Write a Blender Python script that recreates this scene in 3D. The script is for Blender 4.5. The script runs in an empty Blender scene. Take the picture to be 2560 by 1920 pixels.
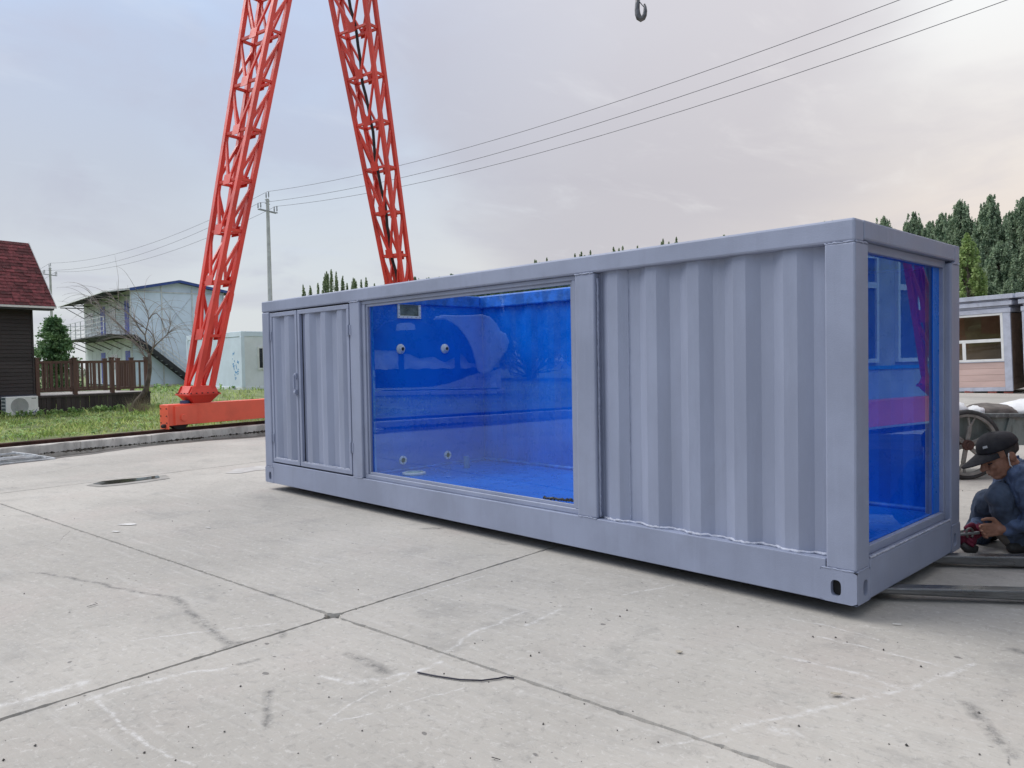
import bpy, bmesh, math, random
import numpy as np
from mathutils import Vector, Matrix, noise as mnoise

random.seed(7)
rng = np.random.default_rng(7)
S = bpy.context.scene
COL = S.collection
R_ = math.radians

# ------------------------------------------------------------------ camera
CAM = Vector((1.517, -3.746, 1.285))
cf = Vector((-0.71825, 0.69514, -0.02987)).normalized()
cr = Vector((0.6956, 0.7181, -0.0176)); cr = (cr - cf * cr.dot(cf)).normalized()
cu = cr.cross(cf)
FPX = 1941.5
cam_d = bpy.data.cameras.new('camera')
cam_d.sensor_width = 36.0
cam_d.lens = 36.0 * FPX / 2560.0
cam_d.clip_start = 0.05
cam_d.clip_end = 2000
cam = bpy.data.objects.new('camera', cam_d)
COL.objects.link(cam)
M = Matrix((cr, cu, -cf)).transposed().to_4x4()
M.translation = CAM
cam.matrix_world = M
S.camera = cam

# ------------------------------------------------------------------ sky and sun
SUN_EL, SUN_AZ = R_(47), Vector((-0.90, -0.43, 0)).normalized()
sun_dir = Vector((SUN_AZ.x * math.cos(SUN_EL), SUN_AZ.y * math.cos(SUN_EL), math.sin(SUN_EL)))
W = bpy.data.worlds.new('World')
S.world = W
W.use_nodes = True
nt = W.node_tree
nt.nodes.clear()


def N(t, typ, **kw):
    n = t.nodes.new(typ)
    for k, v in kw.items():
        setattr(n, k, v)
    return n


def ramp(t, stops, interp='LINEAR'):
    n = t.nodes.new('ShaderNodeValToRGB')
    n.color_ramp.interpolation = interp
    el = n.color_ramp.elements
    while len(el) > 1:
        el.remove(el[-1])
    for i, (p, c) in enumerate(stops):
        e = el[0] if i == 0 else el.new(p)
        e.position = p
        e.color = (*c, 1) if len(c) == 3 else c
    return n


def mixc(t, a, b, fac, blend='MIX'):
    n = t.nodes.new('ShaderNodeMix')
    n.data_type = 'RGBA'
    n.blend_type = blend
    for sock, v in ((n.inputs[0], fac), (n.inputs[6], a), (n.inputs[7], b)):
        if hasattr(v, 'is_linked'):
            t.links.new(v, sock)
        elif isinstance(v, (int, float)):
            sock.default_value = v
        else:
            sock.default_value = (*v, 1)
    return n.outputs[2]


def math_(t, op, a, b=None, clamp=False):
    n = t.nodes.new('ShaderNodeMath')
    n.operation = op
    n.use_clamp = clamp
    for i, v in enumerate((a, b)):
        if v is None:
            continue
        if hasattr(v, 'is_linked'):
            t.links.new(v, n.inputs[i])
        else:
            n.inputs[i].default_value = v
    return n.outputs[0]


def noise_(t, vec, scale, detail=4, rough=.55, dist=0):
    n = t.nodes.new('ShaderNodeTexNoise')
    n.inputs['Scale'].default_value = scale
    n.inputs['Detail'].default_value = detail
    n.inputs['Roughness'].default_value = rough
    n.inputs['Distortion'].default_value = dist
    if vec is not None:
        t.links.new(vec, n.inputs['Vector'])
    return n.outputs[0]


def vmap(t, vec, scale=(1, 1, 1), rot=(0, 0, 0), loc=(0, 0, 0)):
    n = t.nodes.new('ShaderNodeMapping')
    n.inputs['Scale'].default_value = scale
    n.inputs['Rotation'].default_value = rot
    n.inputs['Location'].default_value = loc
    t.links.new(vec, n.inputs['Vector'])
    return n.outputs[0]


def maprange(t, v, a, b, c=0., d=1., smooth=True):
    n = t.nodes.new('ShaderNodeMapRange')
    n.interpolation_type = 'SMOOTHSTEP' if smooth else 'LINEAR'
    n.inputs[1].default_value = a
    n.inputs[2].default_value = b
    n.inputs[3].default_value = c
    n.inputs[4].default_value = d
    t.links.new(v, n.inputs[0])
    return n.outputs[0]


def ray(x, y):
    return cf + cr * ((x - 1280) / FPX) - cu * ((y - 960) / FPX)


def build_sky():
    t = nt
    out = N(t, 'ShaderNodeOutputWorld')
    bg = N(t, 'ShaderNodeBackground')
    bg.inputs['Strength'].default_value = 0.063
    sky = N(t, 'ShaderNodeTexSky', sky_type='NISHITA')
    sky.sun_disc = False
    sky.sun_elevation = SUN_EL
    sky.sun_rotation = math.atan2(SUN_AZ.x, SUN_AZ.y)
    sky.dust_density = 2.0
    tc = N(t, 'ShaderNodeTexCoord')
    sep = N(t, 'ShaderNodeSeparateXYZ')
    t.links.new(tc.outputs['Generated'], sep.inputs[0])
    z = sep.outputs[2]
    zc = math_(t, 'MAXIMUM', z, 0.0)
    den = math_(t, 'ADD', zc, 0.16)
    px = math_(t, 'DIVIDE', sep.outputs[0], den)
    py = math_(t, 'DIVIDE', sep.outputs[1], den)
    cmb = N(t, 'ShaderNodeCombineXYZ')
    t.links.new(px, cmb.inputs[0])
    t.links.new(py, cmb.inputs[1])
    P = cmb.outputs[0]
    # azimuth warmth: the low, warm, bright part of the overcast lies towards +Y
    dot = N(t, 'ShaderNodeVectorMath', operation='DOT_PRODUCT')
    t.links.new(tc.outputs['Generated'], dot.inputs[0])
    dot.inputs[1].default_value = Vector((0.05, 0.97, 0.26)).normalized()
    warm = maprange(t, dot.outputs['Value'], 0.45, 1.0)
    # colours are in the sky's own units (x0.1 strength)
    low = mixc(t, (7.1, 7.5, 7.8), (9.0, 7.75, 6.8), warm)       # near the horizon
    high = mixc(t, (4.9, 6.1, 8.2), (9.4, 9.5, 9.4), warm)       # higher up
    base = mixc(t, low, high, maprange(t, zc, 0.05, 0.42))
    base = mixc(t, base, (7.6, 7.7, 7.9), maprange(t, zc, 0.5, 0.9))
    # zenith of an overcast sky is brighter than its horizon
    n1 = noise_(t, vmap(t, P, (1.0, 1.0, 1), loc=(3.1, 1.7, 0)), 1.15, 6, .56, .6)
    n2 = noise_(t, vmap(t, P, (1.6, .8, 1), (0, 0, .6), (9.1, 4.0, 0)), 2.6, 5, .6, .4)
    c1 = maprange(t, n1, 0.46, 0.68)
    cloud = mixc(t, (5.0, 5.1, 6.3), (6.9, 6.5, 6.8), warm)
    c = mixc(t, base, cloud, math_(t, 'MULTIPLY', c1, 0.45))
    # one broad lavender cloud bank in the middle of the view
    for dv, r0, r1, k in ((ray(1560, 130), .955, .992, .75), (ray(1900, 330), .975, .996, .4), (ray(150, 420), .972, .995, .35)):
        d2 = N(t, 'ShaderNodeVectorMath', operation='DOT_PRODUCT')
        wv = N(t, 'ShaderNodeVectorMath', operation='SCALE')
        wn_ = N(t, 'ShaderNodeTexNoise')
        wn_.inputs['Scale'].default_value = 3.2
        wn_.inputs['Detail'].default_value = 6
        t.links.new(vmap(t, tc.outputs['Generated'], (1, 1, 2.4)), wn_.inputs['Vector'])
        t.links.new(wn_.outputs['Color'], wv.inputs[0])
        wv.inputs['Scale'].default_value = .34
        av = N(t, 'ShaderNodeVectorMath', operation='ADD')
        t.links.new(tc.outputs['Generated'], av.inputs[0])
        t.links.new(wv.outputs[0], av.inputs[1])
        nv = N(t, 'ShaderNodeVectorMath', operation='NORMALIZE')
        t.links.new(av.outputs[0], nv.inputs[0])
        t.links.new(nv.outputs[0], d2.inputs[0])
        d2.inputs[1].default_value = (dv.normalized() + Vector((.17, .17, .17))).normalized()
        c = mixc(t, c, mixc(t, (4.9, 4.9, 5.7), (6.4, 6.0, 6.2), warm), math_(t, 'MULTIPLY', maprange(t, d2.outputs['Value'], r0, r1), k))
    c2 = maprange(t, n2, 0.52, 0.78)
    c = mixc(t, c, mixc(t, (6.6, 7.2, 8.2), (9.6, 9.2, 8.8), warm), math_(t, 'MULTIPLY', c2, .38))
    c = mixc(t, sky.outputs[0], c, 0.90)
    # overhead the cloud layer is thinner, hence brighter (overcast sky law)
    gain = maprange(t, zc, 0.22, 1.0, 1.0, 1.55, False)
    g = N(t, 'ShaderNodeVectorMath', operation='SCALE')
    t.links.new(c, g.inputs[0])
    t.links.new(gain, g.inputs['Scale'])
    t.links.new(g.outputs[0], bg.inputs['Color'])
    t.links.new(bg.outputs[0], out.inputs[0])


build_sky()
sd = bpy.data.lights.new('sun', 'SUN')
sd.energy = 1.5
sd.angle = R_(44)
sd.color = (1.0, 0.97, 0.93)
sun = bpy.data.objects.new('sun', sd)
COL.objects.link(sun)
sun.rotation_euler = sun_dir.to_track_quat('Z', 'Y').to_euler()
sun.location = (0, 0, 60)

S.view_settings.view_transform = 'Standard'
S.view_settings.look = 'None'
S.view_settings.gamma = 1
S.view_settings.use_curve_mapping = False
S.view_settings.exposure = 0.68
S.render.engine = 'CYCLES'
S.cycles.max_bounces = 8
S.cycles.transparent_max_bounces = 16
S.cycles.caustics_reflective = False
S.cycles.caustics_refractive = False


# ------------------------------------------------------------------ helpers
def at(x, y, d):
    return CAM + ray(x, y) * d


def gp(x, y, z=0.):
    q = ray(x, y)
    return CAM + q * ((z - CAM.z) / q.z)


class MB:
    def __init__(s):
        s.v, s.f = [], []

    def add(s, vs, fs):
        o = len(s.v)
        s.v += [tuple(p) for p in vs]
        s.f += [tuple(i + o for i in f) for f in fs]
        return s

    def box(s, x0, x1, y0, y1, z0, z1):
        return s.add([(x0, y0, z0), (x1, y0, z0), (x1, y1, z0), (x0, y1, z0), (x0, y0, z1), (x1, y0, z1), (x1, y1, z1), (x0, y1, z1)],
                     [(0, 3, 2, 1), (4, 5, 6, 7), (0, 1, 5, 4), (1, 2, 6, 5), (2, 3, 7, 6), (3, 0, 4, 7)])

    def bar(s, a, b, w, h, up=(0, 0, 1)):
        a, b = Vector(a), Vector(b)
        d = (b - a).normalized()
        up = Vector(up)
        if abs(d.dot(up.normalized())) > .98:
            up = Vector((1, 0, 0)) if abs(d.x) < .9 else Vector((0, 1, 0))
        x = d.cross(up).normalized()
        y = x.cross(d).normalized()
        x, y = x * w / 2, y * h / 2
        return s.add([a - x - y, a + x - y, a + x + y, a - x + y, b - x - y, b + x - y, b + x + y, b - x + y],
                     [(0, 3, 2, 1), (4, 5, 6, 7), (0, 1, 5, 4), (1, 2, 6, 5), (2, 3, 7, 6), (3, 0, 4, 7)])

    def tube(s, pts, r, n=8, cap=True, closed=False, squash=1.0):
        pts = [Vector(p) for p in pts]
        m = len(pts)
        rs = r if hasattr(r, '__len__') else [r] * m
        vs, fs = [], []
        prev = None
        for i, p in enumerate(pts):
            if closed:
                d = pts[(i + 1) % m] - pts[i - 1]
            else:
                d = pts[min(i + 1, m - 1)] - pts[max(i - 1, 0)]
            d.normalize()
            if prev is None:
                u = d.orthogonal().normalized()
            else:
                u = (prev - d * prev.dot(d))
                u = u.normalized() if u.length > 1e-6 else d.orthogonal().normalized()
            prev = u
            w = d.cross(u)
            for k in range(n):
                a = 2 * math.pi * k / n
                vs.append(p + (u * math.cos(a) + w * math.sin(a) * squash) * rs[i])
        rows = m if closed else m - 1
        for i in range(rows):
            j = (i + 1) % m
            for k in range(n):
                k2 = (k + 1) % n
                fs.append((i * n + k, i * n + k2, j * n + k2, j * n + k))
        if cap and not closed:
            fs.append(tuple(range(n - 1, -1, -1)))
            fs.append(tuple((m - 1) * n + k for k in range(n)))
        return s.add(vs, fs)

    def extr(s, poly, axis, a, b):
        n = len(poly)
        mk = {'x': lambda u, v, w: (w, u, v), 'y': lambda u, v, w: (u, w, v), 'z': lambda u, v, w: (u, v, w)}[axis]
        vs = [mk(u, v, a) for u, v in poly] + [mk(u, v, b) for u, v in poly]
        fs = [tuple(range(n - 1, -1, -1)), tuple(range(n, 2 * n))]
        for i in range(n):
            j = (i + 1) % n
            fs.append((i, j, n + j, n + i))
        return s.add(vs, fs)

    def lathe(s, prof, o=(0, 0, 0), axis=(0, 0, 1), n=16):
        o, ax = Vector(o), Vector(axis).normalized()
        u = ax.orthogonal().normalized()
        w = ax.cross(u)
        vs, fs = [], []
        for r, z in prof:
            for k in range(n):
                a = 2 * math.pi * (k + .5) / n
                vs.append(o + ax * z + (u * math.cos(a) + w * math.sin(a)) * max(r, 1e-4))
        for i in range(len(prof) - 1):
            for k in range(n):
                k2 = (k + 1) % n
                fs.append((i * n + k, i * n + k2, (i + 1) * n + k2, (i + 1) * n + k))
        fs.append(tuple(range(n - 1, -1, -1)))
        fs.append(tuple((len(prof) - 1) * n + k for k in range(n)))
        return s.add(vs, fs)

    def grid(s, nu, nv, fn):
        vs = [fn(i / (nu - 1), j / (nv - 1)) for j in range(nv) for i in range(nu)]
        fs = [(j * nu + i, j * nu + i + 1, (j + 1) * nu + i + 1, (j + 1) * nu + i) for j in range(nv - 1) for i in range(nu - 1)]
        return s.add(vs, fs)

    def build(s, name, mat, parent=None, bevel=0., smooth=False, world=False, seg=1):
        me = bpy.data.meshes.new(name)
        v = s.v
        if world and parent is not None:
            inv = MW[parent.name].inverted()
            v = [tuple(inv @ Vector(p)) for p in v]
        me.from_pydata(v, [], s.f)
        bm = bmesh.new()
        bm.from_mesh(me)
        bmesh.ops.recalc_face_normals(bm, faces=bm.faces)
        bm.to_mesh(me)
        bm.free()
        if smooth:
            me.polygons.foreach_set('use_smooth', [True] * len(me.polygons))
        if mat:
            me.materials.append(mat)
        o = bpy.data.objects.new(name, me)
        COL.objects.link(o)
        if parent is not None:
            o.parent = parent
        if bevel:
            m = o.modifiers.new('bevel', 'BEVEL')
            m.width = bevel
            m.segments = seg
            m.limit_method = 'ANGLE'
            m.angle_limit = R_(40)
        return o


MW = {}


def tag(o, label=None, cat=None, group=None, kind=None):
    if label: o['label'] = label
    if cat: o['category'] = cat
    if group: o['group'] = group
    if kind: o['kind'] = kind
    return o


def thing(name, label, cat, loc=(0, 0, 0), rotz=0., group=None, mat=None):
    o = bpy.data.objects.new(name, None)
    o.empty_display_size = .2
    COL.objects.link(o)
    if mat is None:
        mat = Matrix.Translation(Vector(loc)) @ Matrix.Rotation(rotz, 4, 'Z')
    o.matrix_world = mat
    MW[o.name] = mat.copy()
    return tag(o, label, cat, group)


def npmesh(name, v, f, mat, parent=None, smooth=False):
    me = bpy.data.meshes.new(name)
    v = np.asarray(v, np.float32)
    f = np.asarray(f, np.int32)
    me.vertices.add(len(v))
    me.vertices.foreach_set('co', v.ravel())
    k = f.shape[1]
    me.loops.add(f.size)
    me.loops.foreach_set('vertex_index', f.ravel())
    me.polygons.add(len(f))
    me.polygons.foreach_set('loop_start', np.arange(0, f.size, k, dtype=np.int32))
    if smooth:
        me.polygons.foreach_set('use_smooth', np.ones(len(f), bool))
    me.update(calc_edges=True)
    me.validate()
    me.materials.append(mat)
    o = bpy.data.objects.new(name, me)
    COL.objects.link(o)
    if parent is not None:
        o.parent = parent
    return o


def piece(me, name, parent, mtx=None):
    o = bpy.data.objects.new(name, me)
    COL.objects.link(o)
    o.parent = parent
    if mtx is not None:
        o.matrix_local = mtx
    return o


def copy_tree(o, parent=None):
    c = o.copy()
    COL.objects.link(c)
    c.parent = parent
    if parent is not None:
        c.matrix_parent_inverse = o.matrix_parent_inverse.copy()
    for ch in list(o.children):
        copy_tree(ch, c)
    return c


# ------------------------------------------------------------------ materials
def new_mat(name):
    m = bpy.data.materials.new(name)
    m.use_nodes = True
    t = m.node_tree
    b = t.nodes['Principled BSDF']
    return m, t, b


def coord(t, kind='Object'):
    return N(t, 'ShaderNodeTexCoord').outputs[kind]


def mat(name, col, rough=.6, metal=0., var=.12, vscale=3., bump=0., bscale=60., rnd=0., col2=None, dirt=0., dirtcol=(.09, .08, .065), spec=None, stretch=(1, 1, 1), drips=0.):
    m, t, b = new_mat(name)
    b.inputs['Roughness'].default_value = rough
    b.inputs['Metallic'].default_value = metal
    if spec is not None:
        b.inputs['Specular IOR Level'].default_value = spec
    P = vmap(t, coord(t), stretch)
    col = Vector(col)
    lo = tuple(col * (1 - var)) if col2 is None else tuple(col2)
    hi = tuple(col * (1 + var)) if col2 is None else tuple(col)
    n = noise_(t, P, vscale, 6, .6)
    c = mixc(t, lo, hi, maprange(t, n, .35, .65))
    if dirt:
        d = noise_(t, P, vscale * 2.3, 8, .7, .5)
        c = mixc(t, c, dirtcol, math_(t, 'MULTIPLY', maprange(t, d, .52, .75), dirt))
    if drips:
        d1 = noise_(t, vmap(t, coord(t), (7, 7, .5)), 1.6, 6, .65, .2)
        c = mixc(t, c, tuple(Vector(col) * .78), math_(t, 'MULTIPLY', maprange(t, d1, .50, .72), drips))
        d2 = noise_(t, vmap(t, coord(t), (9, 9, .7), loc=(3, 1, 2)), 2.1, 6, .7, .3)
        c = mixc(t, c, tuple(Vector(col) * 1.18), math_(t, 'MULTIPLY', maprange(t, d2, .52, .74), drips))
    if rnd:
        oi = N(t, 'ShaderNodeObjectInfo')
        v = maprange(t, oi.outputs['Random'], 0, 1, 1 - rnd, 1 + rnd, False)
        hs = N(t, 'ShaderNodeHueSaturation')
        t.links.new(v, hs.inputs['Value'])
        t.links.new(c, hs.inputs['Color'])
        c = hs.outputs[0]
    t.links.new(c, b.inputs['Base Color'])
    rn = noise_(t, P, vscale * 4, 4)
    t.links.new(maprange(t, rn, .3, .7, max(rough - .08, .02), min(rough + .1, 1), False), b.inputs['Roughness'])
    if bump:
        bn = N(t, 'ShaderNodeBump')
        bn.inputs['Strength'].default_value = bump
        bn.inputs['Distance'].default_value = .01
        t.links.new(noise_(t, P, bscale, 5, .65), bn.inputs['Height'])
        t.links.new(bn.outputs[0], b.inputs['Normal'])
    return m


PAINT = mat('container_paint', (.272, .306, .415), .5, 0, .09, 1.3, .15, 120, dirt=.22, dirtcol=(.215, .235, .295), drips=.28)
PAINT_D = mat('panel_paint', (.272, .306, .415), .5, 0, .09, 1.5, .15, 120, dirt=.22, dirtcol=(.215, .235, .295), stretch=(1, 1, .35), drips=.28)
WELD = mat('weld_bead', (.44, .47, .57), .45, 0, .2, 30, .5, 150)
BLUE = mat('pool_paint', (.000, .175, .76), .30, 0, .12, 2.2, .15, 60, col2=(.000, .135, .64))
BLUE_W = mat('worn_pool_paint', (.02, .17, .66), .4, 0, .25, 9, .4, 40, dirt=.35, dirtcol=(.01, .05, .25))
RED = mat('crane_paint', (.68, .056, .036), .45, 0, .14, 1.3, .1, 60, dirt=.42, dirtcol=(.30, .025, .02))
RED_B = mat('crane_beam_paint', (.93, .150, .085), .42, 0, .08, 1.5, .1, 60, dirt=.15, dirtcol=(.45, .05, .03))
DARK = mat('dark_rubber', (.018, .018, .019), .6, 0, .2, 8, .2)
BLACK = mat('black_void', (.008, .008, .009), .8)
STEEL = mat('worn_steel', (.20, .205, .21), .30, .8, .4, 3, .3, 80, dirt=.7, dirtcol=(.03, .03, .03), stretch=(.25, 1, 1))
GALV = mat('galvanised_steel', (.66, .68, .70), .42, .25, .2, 6, .15, 70)
RUST = mat('rusty_rail', (.085, .04, .032), .75, .2, .35, 7, .5, 60, dirt=.4, dirtcol=(.03, .02, .018))
WHITE = mat('white_plastic', (.78, .79, .78), .4, 0, .05, 5)
KERB = mat('kerb_concrete', (.60, .57, .525), .88, 0, .2, 4, .6, 45, rnd=.1, dirt=.55, dirtcol=(.12, .11, .10), stretch=(1, 1, .45))
BROWNWALL = mat('brown_cladding', (.040, .033, .033), .75, 0, .2, 5, .3, 40, rnd=.10, stretch=(1, .15, 1))
SHINGLE = mat('red_shingle', (.125, .030, .034), .9, 0, .35, 9, .5, 90, rnd=.42, dirt=.35, dirtcol=(.06, .022, .024))
TRIMW = mat('white_trim', (.70, .70, .69), .5, 0, .06, 6)
DECKW = mat('brown_composite', (.105, .058, .045), .65, 0, .15, 6, .2, 50, rnd=.10, stretch=(1, 1, .2))
SKIRT = mat('dark_skirting', (.042, .034, .033), .75, 0, .25, 6, .3, 50, rnd=.25, stretch=(1, 1, .2))
DECKG = mat('pale_decking', (.40, .38, .36), .7, 0, .15, 6)
BLUEPANEL = mat('pale_blue_panel', (.68, .77, .87), .55, 0, .06, .8, .1, 12, dirt=.12, dirtcol=(.35, .40, .46))
WALLW = mat('pale_grey_panel', (.68, .73, .76), .55, 0, .08, 1.2, .1, 12, rnd=.05, dirt=.2, dirtcol=(.33, .36, .38))
DOORB = mat('blue_door', (.05, .09, .48), .5, 0, .12, 3)
ROOFB = mat('blue_roof_edge', (.03, .065, .24), .5, 0, .15, 3)
UNDER = mat('dark_soffit', (.05, .055, .06), .7, 0, .2, 4)
STAIRB = mat('stair_black', (.016, .017, .02), .6, 0, .2, 4)
STAIRT = mat('stair_tread', (.60, .62, .63), .6, 0, .1, 6)
OFFW = mat('office_white', (.72, .75, .78), .55, 0, .06, 1.2, .1, 10)
GREYP = mat('grey_blue_trim', (.48, .51, .60), .55, 0, .1, 3, dirt=.25, dirtcol=(.2, .21, .26))
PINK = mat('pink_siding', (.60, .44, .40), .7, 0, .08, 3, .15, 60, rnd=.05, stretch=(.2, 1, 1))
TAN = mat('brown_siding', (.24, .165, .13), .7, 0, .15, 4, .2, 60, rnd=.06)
BRICK = mat('red_brick', (.30, .085, .065), .85, 0, .25, 8, .4, 60, rnd=.15)
POLE = mat('pole_concrete', (.45, .45, .43), .85, 0, .1, 3, .2)
PORC = mat('insulator', (.30, .31, .33), .3, 0, .1, 4)
WIRE = mat('wire', (.07, .07, .09), .6)
BARK = mat('bark', (.12, .098, .082), .9, 0, .4, 7, .8, 30, dirt=.4, dirtcol=(.25, .23, .21))
TWIG = mat('twig', (.34, .31, .29), .9, 0, .3, 8)
CARTG = mat('cart_paint', (.17, .20, .19), .75, 0, .3, 3, .4, 40, dirt=.75, dirtcol=(.05, .06, .055), stretch=(1, 1, .3))
TYRE = mat('tyre', (.035, .035, .036), .75, 0, .35, 9, .4, 50, dirt=.4, dirtcol=(.14, .13, .12))
SPOKE = mat('cart_spoke', (.22, .21, .195), .75, .1, .25, 8, .5, 50, dirt=.5, dirtcol=(.10, .08, .07))
SACK = mat('white_sack', (.72, .73, .74), .7, 0, .08, 9, .5, 40, dirt=.2, dirtcol=(.45, .43, .40))
CANV = mat('brown_canvas', (.12, .105, .095), .8, 0, .3, 8, .6, 30)
SKIN = mat('skin', (.33, .165, .11), .55, 0, .18, 14, .35, 90, dirt=.3, dirtcol=(.18, .07, .045))
DENIM = mat('work_jacket', (.082, .122, .215), .8, 0, .30, 9, 1.0, 20, dirt=.3, dirtcol=(.03, .045, .075))
TROUS = mat('work_trousers', (.055, .078, .125), .85, 0, .34, 9, 1.0, 18, dirt=.35, dirtcol=(.09, .105, .12))
CAPM = mat('black_cap', (.013, .013, .018), .8, 0, .2, 10, .3, 140)
HAIR = mat('grey_hair', (.05, .045, .042), .8, 0, .3, 30, .5, 120)
GLOVE = mat('red_glove', (.15, .008, .034), .7, 0, .25, 12, .5, 60)
SHOE = mat('dark_shoe', (.025, .025, .024), .7, 0, .3, 9, .3)
BOOT = mat('tan_sock', (.13, .115, .10), .85, 0, .25, 9, .3)
SOIL = mat('soil', (.075, .068, .055), .95, 0, .35, 1.5, .6, 20)
REDBOX = mat('dark_red_sheet', (.30, .03, .06), .6, 0, .2, 2)
NAVY = mat('navy_cover', (.020, .035, .085), .7, 0, .25, 3, .5, 6)
TARPW = mat('white_tarp', (.84, .85, .87), .65, 0, .08, 2, .6, 5)
GREYWALL = mat('grey_render', (.42, .44, .46), .8, 0, .1, 2, .2, 30)
INK = mat('dark_ink', (.02, .02, .03), .6)
INKB = mat('blue_ink', (.05, .30, .62), .6)
INKP = mat('purple_ink', (.10, .06, .30), .6)


def glass_mat(name, tint=(.93, .97, 1.), gain=2.0, rough=0.0, coat=(.9, .95, 1)):
    m, t, b = new_mat(name)
    t.nodes.remove(b)
    out = t.nodes['Material Output']
    tr = N(t, 'ShaderNodeBsdfTransparent')
    tr.inputs[0].default_value = (*tint, 1)
    gl = N(t, 'ShaderNodeBsdfGlossy')
    gl.inputs['Roughness'].default_value = rough
    gl.inputs[0].default_value = (*coat, 1)
    fr = N(t, 'ShaderNodeFresnel')
    fr.inputs['IOR'].default_value = 1.52
    geo = N(t, 'ShaderNodeNewGeometry')
    front = math_(t, 'SUBTRACT', 1.0, geo.outputs['Backfacing'])
    fac = math_(t, 'MULTIPLY', math_(t, 'MULTIPLY', fr.outputs[0], gain), front, True)
    mx = N(t, 'ShaderNodeMixShader')
    t.links.new(fac, mx.inputs[0])
    t.links.new(tr.outputs[0], mx.inputs[1])
    t.links.new(gl.outputs[0], mx.inputs[2])
    t.links.new(mx.outputs[0], out.inputs[0])
    return m


GLASS = glass_mat('pool_glass', (.93, .97, 1.0), 2.1, 0, (.62, .85, 1))
GLASS_E = glass_mat('end_glass', (.88, .94, 1.0), 1.15, 0, (.44, .76, 1))
WGLASS = glass_mat('window_glass', (.75, .75, .72), 1.0)


def leaf_mat(name, a, b_, rnd=.2):
    m, t, b = new_mat(name)
    out = t.nodes['Material Output']
    P = coord(t)
    geo = N(t, 'ShaderNodeNewGeometry')
    c = mixc(t, a, b_, maprange(t, noise_(t, P, 2.6, 3), .38, .62))
    hs = N(t, 'ShaderNodeHueSaturation')
    t.links.new(maprange(t, geo.outputs['Random Per Island'], 0, 1, 1 - rnd * 1.6, 1 + rnd * 2, False), hs.inputs['Value'])
    t.links.new(c, hs.inputs['Color'])
    t.links.new(hs.outputs[0], b.inputs['Base Color'])
    b.inputs['Roughness'].default_value = .55
    b.inputs['Specular IOR Level'].default_value = .3
    tl = N(t, 'ShaderNodeBsdfTranslucent')
    t.links.new(hs.outputs[0], tl.inputs[0])
    mx = N(t, 'ShaderNodeMixShader')
    mx.inputs[0].default_value = .35
    t.links.new(b.outputs[0], mx.inputs[1])
    t.links.new(tl.outputs[0], mx.inputs[2])
    t.links.new(mx.outputs[0], out.inputs[0])
    return m


LEAF_D = leaf_mat('dark_poplar_leaf', (.13, .20, .125), (.36, .45, .30))
LEAF_L = leaf_mat('light_poplar_leaf', (.22, .33, .11), (.37, .47, .19))
LEAF_M = leaf_mat('mid_poplar_leaf', (.17, .23, .12), (.29, .36, .19))
LEAF_F = leaf_mat('conifer_leaf', (.075, .16, .07), (.19, .31, .14))
GRASSM = leaf_mat('grass_blade', (.26, .38, .10), (.52, .58, .24), .3)
WEEDM = leaf_mat('weed_leaf', (.19, .33, .11), (.38, .52, .22), .28)
STRAW = leaf_mat('dry_straw', (.22, .19, .13), (.30, .26, .18), .25)


def seg_group():
    g = bpy.data.node_groups.new('mark_stroke', 'ShaderNodeTree')
    itf = g.interface
    for nm, ty in (('P', 'NodeSocketVector'), ('A', 'NodeSocketVector'), ('BA', 'NodeSocketVector'), ('Inv', 'NodeSocketFloat'), ('Width', 'NodeSocketFloat'), ('Prev', 'NodeSocketFloat')):
        itf.new_socket(nm, in_out='INPUT', socket_type=ty)
    itf.new_socket('Fac', in_out='OUTPUT', socket_type='NodeSocketFloat')
    gi, go = g.nodes.new('NodeGroupInput'), g.nodes.new('NodeGroupOutput')

    def vm(op, a, b=None):
        n = g.nodes.new('ShaderNodeVectorMath')
        n.operation = op
        g.links.new(a, n.inputs[0])
        if b is not None:
            g.links.new(b, n.inputs['Scale' if op == 'SCALE' else 1])
        return n.outputs['Value' if op in ('DOT_PRODUCT', 'LENGTH') else 'Vector']
    # chained through the previous stroke so the strokes are evaluated one after the other
    ch = g.nodes.new('ShaderNodeVectorMath')
    ch.operation = 'MULTIPLY_ADD'
    g.links.new(gi.outputs['Prev'], ch.inputs[0])
    ch.inputs[1].default_value = (1e-7, 1e-7, 0)
    g.links.new(gi.outputs['P'], ch.inputs[2])
    pa = vm('SUBTRACT', ch.outputs[0], gi.outputs['A'])
    h = math_(g, 'MULTIPLY', vm('DOT_PRODUCT', pa, gi.outputs['BA']), gi.outputs['Inv'], True)
    d = vm('LENGTH', vm('SUBTRACT', pa, vm('SCALE', gi.outputs['BA'], h)))
    q = math_(g, 'SUBTRACT', 1.0, math_(g, 'DIVIDE', d, gi.outputs['Width']), True)
    g.links.new(math_(g, 'MAXIMUM', q, gi.outputs['Prev']), go.inputs[0])
    return g


SEG = seg_group()


def strokes(t, P, paths):
    prev = None
    for pts, w in paths:
        ws = [gp(*p) for p in pts]
        for a, b in zip(ws[:-1], ws[1:]):
            n = t.nodes.new('ShaderNodeGroup')
            n.node_tree = SEG
            t.links.new(P, n.inputs['P'])
            n.inputs['A'].default_value = (a.x, a.y, 0)
            n.inputs['BA'].default_value = (b.x - a.x, b.y - a.y, 0)
            n.inputs['Inv'].default_value = 1 / max((b - a).length_squared, 1e-6)
            n.inputs['Width'].default_value = w * .8
            if prev is not None:
                t.links.new(prev, n.inputs['Prev'])
            prev = n.outputs[0]
    return prev


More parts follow.
